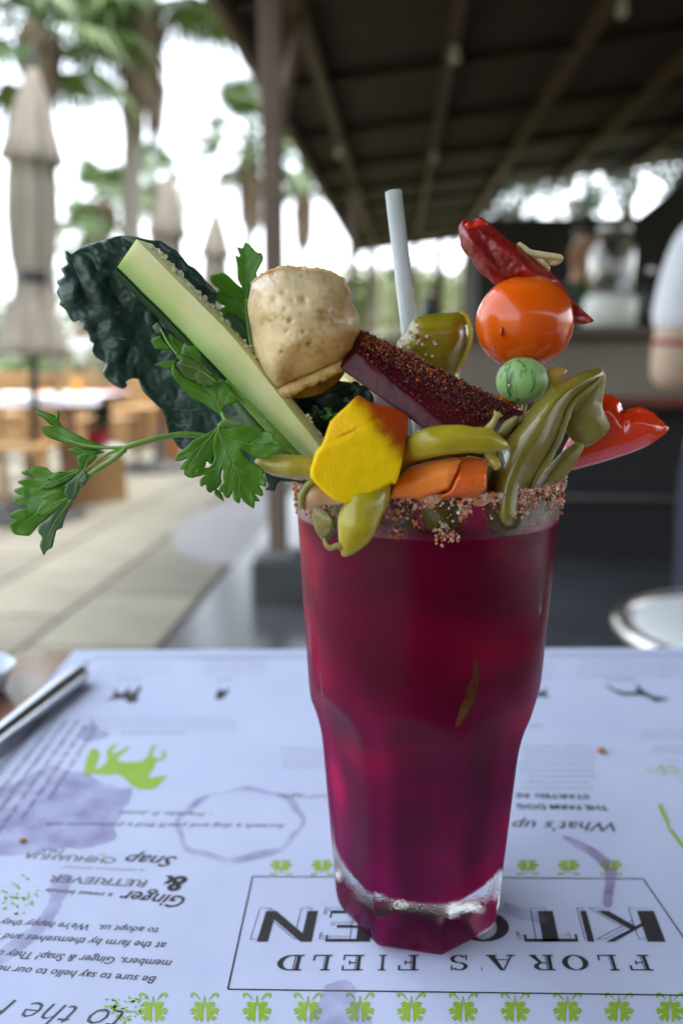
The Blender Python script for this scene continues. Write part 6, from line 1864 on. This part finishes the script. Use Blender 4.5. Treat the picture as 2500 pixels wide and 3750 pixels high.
# ---------------------------------------------------------------- pickled yellow peppers
M_pep = mat('pickled_pepper', (0.46, 0.385, 0.018), 0.3, (0.30, 0.27, 0.014), 55, 0.35, 0.65, sss=0.3, sssr=(0.004, 0.004, 0.0006), bump=0.35, bscale=170, bdist=0.0010, coat=0.25)
M_pep2 = mat('pickled_pepper_pale', (0.46, 0.385, 0.06), 0.35, (0.31, 0.27, 0.03), 55, sss=0.45, sssr=(0.003, 0.003, 0.0008), bump=0.15, bscale=350, bdist=0.0005, coat=0.4)
M_pstem = mat('pepper_stalk', (0.40, 0.36, 0.10), 0.5, (0.28, 0.22, 0.06), 200)
def pepper(label, zz, spine, Ys, rpx, m, extras=(), flatk=0.85, n=44, wob=0.0006):
    Q = zp(zz, spine)
    pts = [at(u, v, y) for (u, v), y in zip(Q, Ys)]
    rad = [r * zz[1] * y / FPX * 1.01 for r, y in zip(rpx, Ys)]
    t = thing('pickled_pepper', label, 'pepper', (sum(p.x for p in pts) / len(pts), sum(p.y for p in pts) / len(pts), min(p.z for p in pts) - 0.003))
    obj('pod', *tube(pts, rad, n, 24, flatk, (0, 1, 0), wob, 190), m, t)
    for nm, sp_, ys, rr in extras:
        Q = zp(zz, sp_)
        obj(nm, *tube([at(u, v, y) for (u, v), y in zip(Q, ys)], [r * zz[1] * y / FPX for r, y in zip(rr, ys)], 20, 12, wob=0.0002, wsc=600), M_pstem, t)
    return t
pepper('yellow pickled pepper lying across the carrots with its stalk up', ZE, [(110, 1160), (200, 1075), (330, 1025), (470, 1003), (620, 1000), (760, 1015), (850, 1035), (898, 1052)], (0.224, 0.2195, 0.2165, 0.2155, 0.2155, 0.216, 0.2165, 0.217), (45, 88, 108, 106, 98, 82, 52, 14), M_pep,
       [('stalk', [(755, 940), (785, 890), (815, 840), (830, 812)], (0.2175, 0.2165, 0.216, 0.2158), (38, 27, 24, 40))])
pepper('small pickled pepper stub tucked beside the deep orange carrot', ZE, [(745, 1090), (780, 1130), (812, 1180), (805, 1215)], (0.2215, 0.220, 0.219, 0.219), (30, 40, 36, 14), M_pep2, n=20)
pepper('pale pickled pepper between the parsley and the yellow beet', ZD, [(140, 1738), (200, 1752), (320, 1772), (450, 1782), (600, 1795), (760, 1810)], (0.2275, 0.2265, 0.2255, 0.225, 0.225, 0.226), (38, 66, 92, 102, 104, 95), M_pep2)
pepper('yellow pickled pepper hanging down over the front of the rim', ZF, [(860, 250), (790, 370), (715, 535), (668, 680), (622, 780), (585, 838), (565, 858)], (0.218, 0.2125, 0.2095, 0.2085, 0.208, 0.208, 0.208), (120, 170, 166, 142, 98, 52, 16), M_pep,
       [('curled_tip', [(560, 790), (520, 782), (478, 800), (440, 786), (422, 750), (420, 722)], (0.2072, 0.2066, 0.2064, 0.2064, 0.2066, 0.2068), (30, 25, 24, 21, 14, 8))])
pepper('brownish pickled pepper knob behind the striped green melon', ZE, [(1150, 640), (1190, 590), (1235, 545), (1290, 512), (1318, 505)], (0.2445, 0.2445, 0.2445, 0.2445, 0.2445), (55, 62, 58, 42, 16), mat('pepper_knob', (0.46, 0.27, 0.05), 0.3, (0.30, 0.22, 0.05), 90, sss=0.3, sssr=(0.003, 0.002, 0.0006)), n=24)

# onion petal on the left rim
V, F, UV = pillow(zp(ZF, [(230, 410), (238, 355), (285, 282), (332, 258), (420, 320), (520, 390), (590, 440), (500, 446), (420, 446), (350, 470), (262, 482), (235, 455)]), 0.2135, 0.0022, 0.003, 7)
M_on = mat('onion_flesh', (0.58, 0.42, 0.26), 0.3, (0.62, 0.36, 0.26), 60, sss=0.5, sssr=(0.004, 0.002, 0.001))
on = thing('onion_petal', 'pinkish onion petal with green skin on the left rim', 'onion', at(1140, 1865, 0.2135))
obj('flesh', V, F, M_on, on)
pts = [at(u, v, 0.2128) for u, v in zp(ZF, [(262, 480), (235, 452), (232, 410), (240, 360), (285, 288), (330, 262), (390, 300)])]
obj('skin', *tube(pts, (0.0003, 0.0009, 0.001, 0.0010, 0.0009, 0.0003), 40, 10), mat('onion_skin', (0.24, 0.25, 0.05), 0.3, (0.18, 0.18, 0.04), 100), on)

# ---------------------------------------------------------------- olive green pickled peppers on the right
jl = thing('pickled_jalapeno', 'large glossy olive-green pickled pepper half on the right rim', 'pepper', at(1850, 1800, 0.232))
JP = zp(ZG, [(1218, 810), (1150, 824), (1080, 853), (1000, 898), (930, 968), (870, 1038), (810, 1110), (770, 1200), (738, 1290), (725, 1380), (735, 1480), (800, 1540), (880, 1500), (905, 1400), (915, 1330), (960, 1240), (1000, 1180), (1040, 1100), (1070, 1010), (1110, 940), (1190, 882), (1226, 850)])
V, F, UV = pillow(JP, lambda u, v: 0.2345 + (1500 - v) * 0.000012, 0.0125, 0.004, 8, rd=78, pw=0.62, fb=lambda u, v, d: 0.0003 * noise.noise(Vector((u * 0.010, v * 0.010, 1))))
obj('skin', V, F, M_jal, jl)
pts = [at(u, v, 0.2345 + (1500 - v) * 0.000012 - 0.0012) for u, v in zp(ZG, [(905, 1345), (960, 1245), (1002, 1180), (1042, 1100), (1072, 1012), (1112, 942), (1190, 884), (1222, 852)])]
obj('cut_edge', *tube(pts, (0.0005, 0.0012, 0.0012, 0.0011, 0.0010, 0.0008, 0.0005), 50, 10, wob=0.0003, wsc=600), M_cutj, jl)
V, F, UV = pillow(zp(ZG, [(1190, 818), (1222, 810), (1240, 850), (1230, 920), (1225, 980), (1257, 1060), (1215, 1112), (1150, 1147), (1090, 1112), (1063, 1060), (1072, 1000), (1108, 940), (1185, 880)]), lambda u, v: 0.243 + 0.00003 * (u - 2150) * 0.3, 0.0035, 0.003, 8, rd=40, fb=lambda u, v, d: 0.0012 * noise.noise(Vector((u * 0.016, v * 0.016, 3))))
o = obj('jalapeno_slice', V, F, M_jal2, None); tag(o, 'olive pickled pepper slice behind the big glossy half', 'pepper')
V, F, UV = pillow(zp(ZG, [(890, 1370), (960, 1270), (1000, 1220), (1060, 1160), (1120, 1124), (1147, 1140), (1122, 1200), (1080, 1260), (1030, 1330), (990, 1440), (900, 1480)]), 0.2395, 0.005, 0.003, 8, rd=40)
o = obj('jalapeno_slice', V, F, M_jal2, None); tag(o, 'narrow olive pickled pepper slice low above the right rim', 'pepper')
# pieces standing inside the glass below the rim
for k, (P, Yp, m, lb) in enumerate(((zp(ZF, [(330, 470), (470, 440), (640, 430), (660, 560), (600, 760), (430, 760), (340, 640)]), 0.234, M_jal, 'dark olive pickled pepper inside the glass behind the onion petal'),
        (zp(ZF, [(880, 380), (1100, 400), (1180, 520), (1120, 760), (930, 760), (860, 600)]), 0.238, mat('beet_piece', (0.12, 0.008, 0.015), 0.3, sss=0.2), 'red beet piece inside the glass below the paler carrot'),
        (zp(ZF, [(1240, 420), (1500, 420), (1560, 560), (1480, 780), (1290, 760), (1220, 600)]), 0.236, M_jal, 'olive pickled pepper inside the glass below the deep orange carrot'))):
    V, F, UV = pillow(P, Yp, 0.005, 0.006, 10, rd=50)
    o = obj('submerged_piece', V, F, m, None); tag(o, lb, 'vegetable')
# ---------------------------------------------------------------- red pepper
M_rp = mat('red_pepper', (0.66, 0.035, 0.006), 0.16, (0.72, 0.055, 0.008), 70, sss=0.35, sssr=(0.005, 0.001, 0.0005), coat=0.7)
def rpY(u, v): return 0.2525 + 0.000015 * (2250 - u) + 0.0012 * math.exp(-((u - 2278) / 16) ** 2 - ((v - 1520) / 60) ** 2)
V, F, UV = pillow(zp(ZG, [(1215, 930), (1240, 922), (1272, 930), (1300, 958), (1315, 992), (1340, 984), (1390, 977), (1440, 1000), (1480, 1038), (1507, 1066), (1490, 1090), (1420, 1140), (1320, 1181), (1220, 1212), (1080, 1250), (1020, 1262), (1060, 1150), (1120, 1040), (1180, 960)]), rpY, 0.0042, 0.002, 8, rd=55)
o = obj('red_pepper_strip', V, F, M_rp, None); tag(o, 'bright red bell pepper strip sticking out to the right', 'pepper')
V, F, UV = pillow(zp(ZG, [(765, 945), (800, 928), (865, 965), (880, 995), (840, 1015), (790, 985)]), 0.246, 0.0025, 0.002, 7)
o = obj('red_pepper_strip', V, F, mat('orange_red_pepper', (0.72, 0.10, 0.008), 0.2, sss=0.3, sssr=(0.005, 0.0015, 0.0005), coat=0.5), None); tag(o, 'small orange-red pepper piece below the striped green melon', 'pepper')
V, F, UV = pillow(zp(ZE, [(810, 950), (860, 880), (950, 828), (985, 840), (960, 900), (900, 970), (850, 985)]), 0.232, 0.002, 0.002, 8)
o = obj('pickle_sliver', V, F, M_cutj, None); tag(o, 'pale pickle sliver between beet bar and olive pepper', 'pickle')

# ---------------------------------------------------------------- pickle chunk
M_pk = mat('pickle', (0.30, 0.26, 0.010), 0.3, (0.20, 0.19, 0.012), 80, sss=0.4, sssr=(0.004, 0.003, 0.0005), bump=0.2, bscale=300, bdist=0.0005, coat=0.3)
M_pkr = mat('pickle_rind', (0.50, 0.42, 0.02), 0.3, sss=0.4, sssr=(0.004, 0.003, 0.0005))
pk = thing('pickle_chunk', 'olive yellow pickle chunk standing beside the straw', 'pickle', at(1590, 1400, 0.27))
PKP = zp(ZG, [(425, 598), (480, 583), (560, 576), (620, 574), (645, 588), (663, 640), (661, 700), (641, 760), (602, 830), (575, 880), (520, 900), (460, 840), (410, 780), (362, 745), (352, 705), (390, 650)])
V, F, UV = pillow(PKP, lambda u, v: 0.268 + 0.00001 * (u - 1500), 0.0085, 0.006, 8, rd=60, pw=0.6)
obj('flesh', V, F, M_pk, pk)
pts = [at(u, v, 0.2675) for u, v in zp(ZG, [(622, 574), (647, 590), (664, 642), (662, 700), (642, 760), (602, 832)])]
obj('rind', *tube(pts, (0.0004, 0.0006, 0.0007, 0.0007, 0.0006, 0.0003), 40, 10), M_pkr, pk)
rnd = random.Random(6); mb = MB()
for k in range(46):
    u, v = ZG[0][0] + rnd.gauss(415, 45) * ZG[1], ZG[0][1] + rnd.gauss(690, 55) * ZG[1]
    q = np.array([[u, v]])
    if not inside(q, np.array(PKP))[0]: continue
    dn = min(1, seg_dist(q, np.array(PKP))[0] / 60)
    pr = (1 - (1 - dn) ** 2) ** 0.6
    grain(at(u, v, 0.268 + 0.00001 * (u - 1500) - 0.0085 * pr - 0.0001), rnd.uniform(0.0002, 0.0006), (0.7, 0.66, 0.5) if rnd.random() < 0.8 else (0.6, 0.12, 0.02))
o = mb.build('salt_flecks', M_salt, pk, smooth=False, cols=True); o['kind'] = 'stuff'

# ---------------------------------------------------------------- straw
M_straw = mat('translucent_straw', (0.86, 0.90, 0.88), 0.3, trans=0.6, ior=1.3)
a, b_ = at(1440, 703, 0.285), at(1570, 1830, 0.272)
d = (b_ - a).normalized(); s1 = d.cross(Vector((0, 1, 0))).normalized(); s2_ = d.cross(s1)
V, F = [], []
for r, rev in ((0.00285, False), (0.0025, True)):
    for i in range(2):
        for j in range(32):
            t = 2 * PI * j / 32
            V.append((a if i == 0 else b_) + (s1 * math.cos(t) + s2_ * math.sin(t)) * r)
for j in range(32):
    k = (j + 1) % 32
    F += [(j, k, 32 + k, 32 + j), (64 + k, 64 + j, 96 + j, 96 + k), (j, 64 + j, 64 + k, k), (32 + j, 32 + k, 96 + k, 96 + j)]
o = obj('straw', V, F, M_straw, None, True); tag(o, 'translucent white drinking straw standing in the glass', 'straw')

# ---------------------------------------------------------------- pick with chili, tomato and tiny melon
M_pick = mat('bamboo_pick', (0.62, 0.52, 0.30), 0.5, (0.5, 0.42, 0.2), 200, stretch=(4, 4, 1))
pk = thing('bamboo_pick', 'knotted bamboo pick spearing chili, tomato and small melon', 'skewer', at(1900, 1560, 0.246))
top_, bot = at(2002, 985, 0.2565), at(1893, 1640, 0.247)
obj('shaft', *tube([top_, bot], (0.0009, 0.0009), 8, 10), M_pick, pk)
obj('knot', *tube([at(u, v, y) for u, v, y in ((1896, 893, 0.2555), (1912, 905, 0.255), (1940, 926, 0.2548), (1985, 934, 0.2545), (2030, 940, 0.254), (2050, 946, 0.2542), (2030, 962, 0.256), (1990, 955, 0.257), (1960, 940, 0.2565), (1985, 960, 0.2548), (2005, 985, 0.256))], (0.0008, 0.0010, 0.0011, 0.0010, 0.0010, 0.0009, 0.0009, 0.0009, 0.0009), 70, 10), M_pick, pk)
# tomato
M_tom = mat('orange_tomato', (0.72, 0.115, 0.003), 0.19, (0.62, 0.08, 0.003), 45, sss=0.45, sssr=(0.006, 0.002, 0.0005), coat=0.15)
tc_ = at(1919, 1182, 0.2525)
rt = 168 * 0.2525 / FPX * 1.0
to = thing('cherry_tomato', 'glossy orange cherry tomato skewered below the dried chili', 'tomato', tc_ - Vector((0, 0, rt)))
obj('flesh', *ico(tc_, (rt * 1.02, rt, rt * 0.98), 5, lambda d: 1 + 0.012 * noise.noise(d * 1.3) - 0.05 * math.exp(-((d.x + 0.1) ** 2 + (d.y + 0.3) ** 2) / 0.02) * (d.z > 0)), M_tom, to)
p = at(1836, 1215, 0.2525 - rt * 0.85)
obj('scar', *ico((p.x, p.y + 0.0007, p.z), (0.0005, 0.0008, 0.0014), 2), mat('tomato_scar', (0.45, 0.05, 0.004), 0.4), to)
# striped melon
M_mel = bpy.data.materials.new('striped_melon'); M_mel.use_nodes = True
N, L = M_mel.node_tree.nodes, M_mel.node_tree.links
b = N['Principled BSDF']; b.inputs['Roughness'].default_value = 0.42
b.inputs['Subsurface Weight'].default_value = 0.25; b.inputs['Subsurface Radius'].default_value = (0.002, 0.003, 0.001); b.inputs['Subsurface Scale'].default_value = 1
tc = N.new('ShaderNodeTexCoord'); mp = N.new('ShaderNodeMapping'); mp.inputs['Scale'].default_value = (1, 1, 0.28); mp.inputs['Rotation'].default_value = (0, R(55), 0)
n1 = N.new('ShaderNodeTexNoise'); n1.inputs['Scale'].default_value = 420; n1.inputs['Detail'].default_value = 4; n1.inputs['Distortion'].default_value = 0.8
L.new(tc.outputs['Object'], mp.inputs[0]); L.new(mp.outputs[0], n1.inputs['Vector'])
cr = N.new('ShaderNodeValToRGB')
cr.color_ramp.elements[0].position = 0.34; cr.color_ramp.elements[0].color = (0.05, 0.15, 0.035, 1)
cr.color_ramp.elements[1].position = 0.47; cr.color_ramp.elements[1].color = (0.27, 0.46, 0.17, 1)
e = cr.color_ramp.elements.new(0.42); e.color = (0.17, 0.35, 0.11, 1)
L.new(n1.outputs['Fac'], cr.inputs['Fac']); L.new(cr.outputs[0], b.inputs['Base Color'])
mc = at(1910, 1395, 0.2435); rm = 93 * 0.2435 / FPX
ml = thing('striped_melon', 'tiny pale green melon with dark stripes under the tomato', 'melon', mc - Vector((0, 0, rm)))
obj('rind', *ico(mc, (rm * 1.0, rm, rm * 0.92), 4), M_mel, ml)
p = at(1863, 1412, 0.2435 - rm * 0.83)
obj('blossom_scar', *ico(p, (0.0005, 0.0004, 0.0005), 1), M_pick, ml)
# dried chili
M_chi = mat('dried_chili', (0.20, 0.008, 0.007), 0.36, (0.30, 0.012, 0.008), 70, sss=0.3, sssr=(0.004, 0.0006, 0.0005), bump=0.3, bscale=160, bdist=0.0012, coat=0.08)
ch = thing('dried_chili', 'dark red dried chili with torn end on top of the tomato', 'chili', at(1900, 1030, 0.252))
CHP = zp(ZG, [(620, 270), (613, 215), (630, 183), (655, 178), (670, 193), (682, 176), (705, 168), (730, 183), (760, 203), (790, 233), (830, 268), (870, 288), (900, 318), (950, 358), (990, 393), (1030, 428), (1070, 478), (1100, 526), (1140, 563), (1180, 598), (1187, 613), (1140, 624), (1092, 622), (1072, 570), (1045, 500), (1010, 470), (940, 470), (880, 470), (820, 468), (775, 464), (740, 432), (700, 402), (668, 352), (640, 322), (622, 292)])
def chi_b(u, v, d):
    s_ = (u - 1680) * 0.62 + (v - 800) * 0.78
    c_ = -(u - 1680) * 0.78 + (v - 800) * 0.62
    return 0.0010 * math.sin(c_ * 0.055 + 0.6 * noise.noise(Vector((s_ * 0.01, 0, 0)))) + 0.0012 * noise.noise(Vector((s_ * 0.012, c_ * 0.03, 2))) + 0.0004 * noise.noise(Vector((u * 0.05, v * 0.05, 1)))
V, F, UV = pillow(CHP, lambda u, v: 0.2545 - 0.000008 * (u - 1900), 0.0065, 0.005, 7, rd=70, fb=chi_b)
obj('pod', V, F, M_chi, ch)
V, F, UV = pillow(zp(ZG, [(640, 200), (660, 186), (672, 200), (690, 184), (712, 178), (740, 196), (720, 212), (690, 222), (655, 222)]), 0.2482, 0.0012, 0.0012, 6)
obj('torn_end', V, F, mat('chili_flesh', (0.50, 0.03, 0.012), 0.3, sss=0.3, sssr=(0.004, 0.0008, 0.0005)), ch)
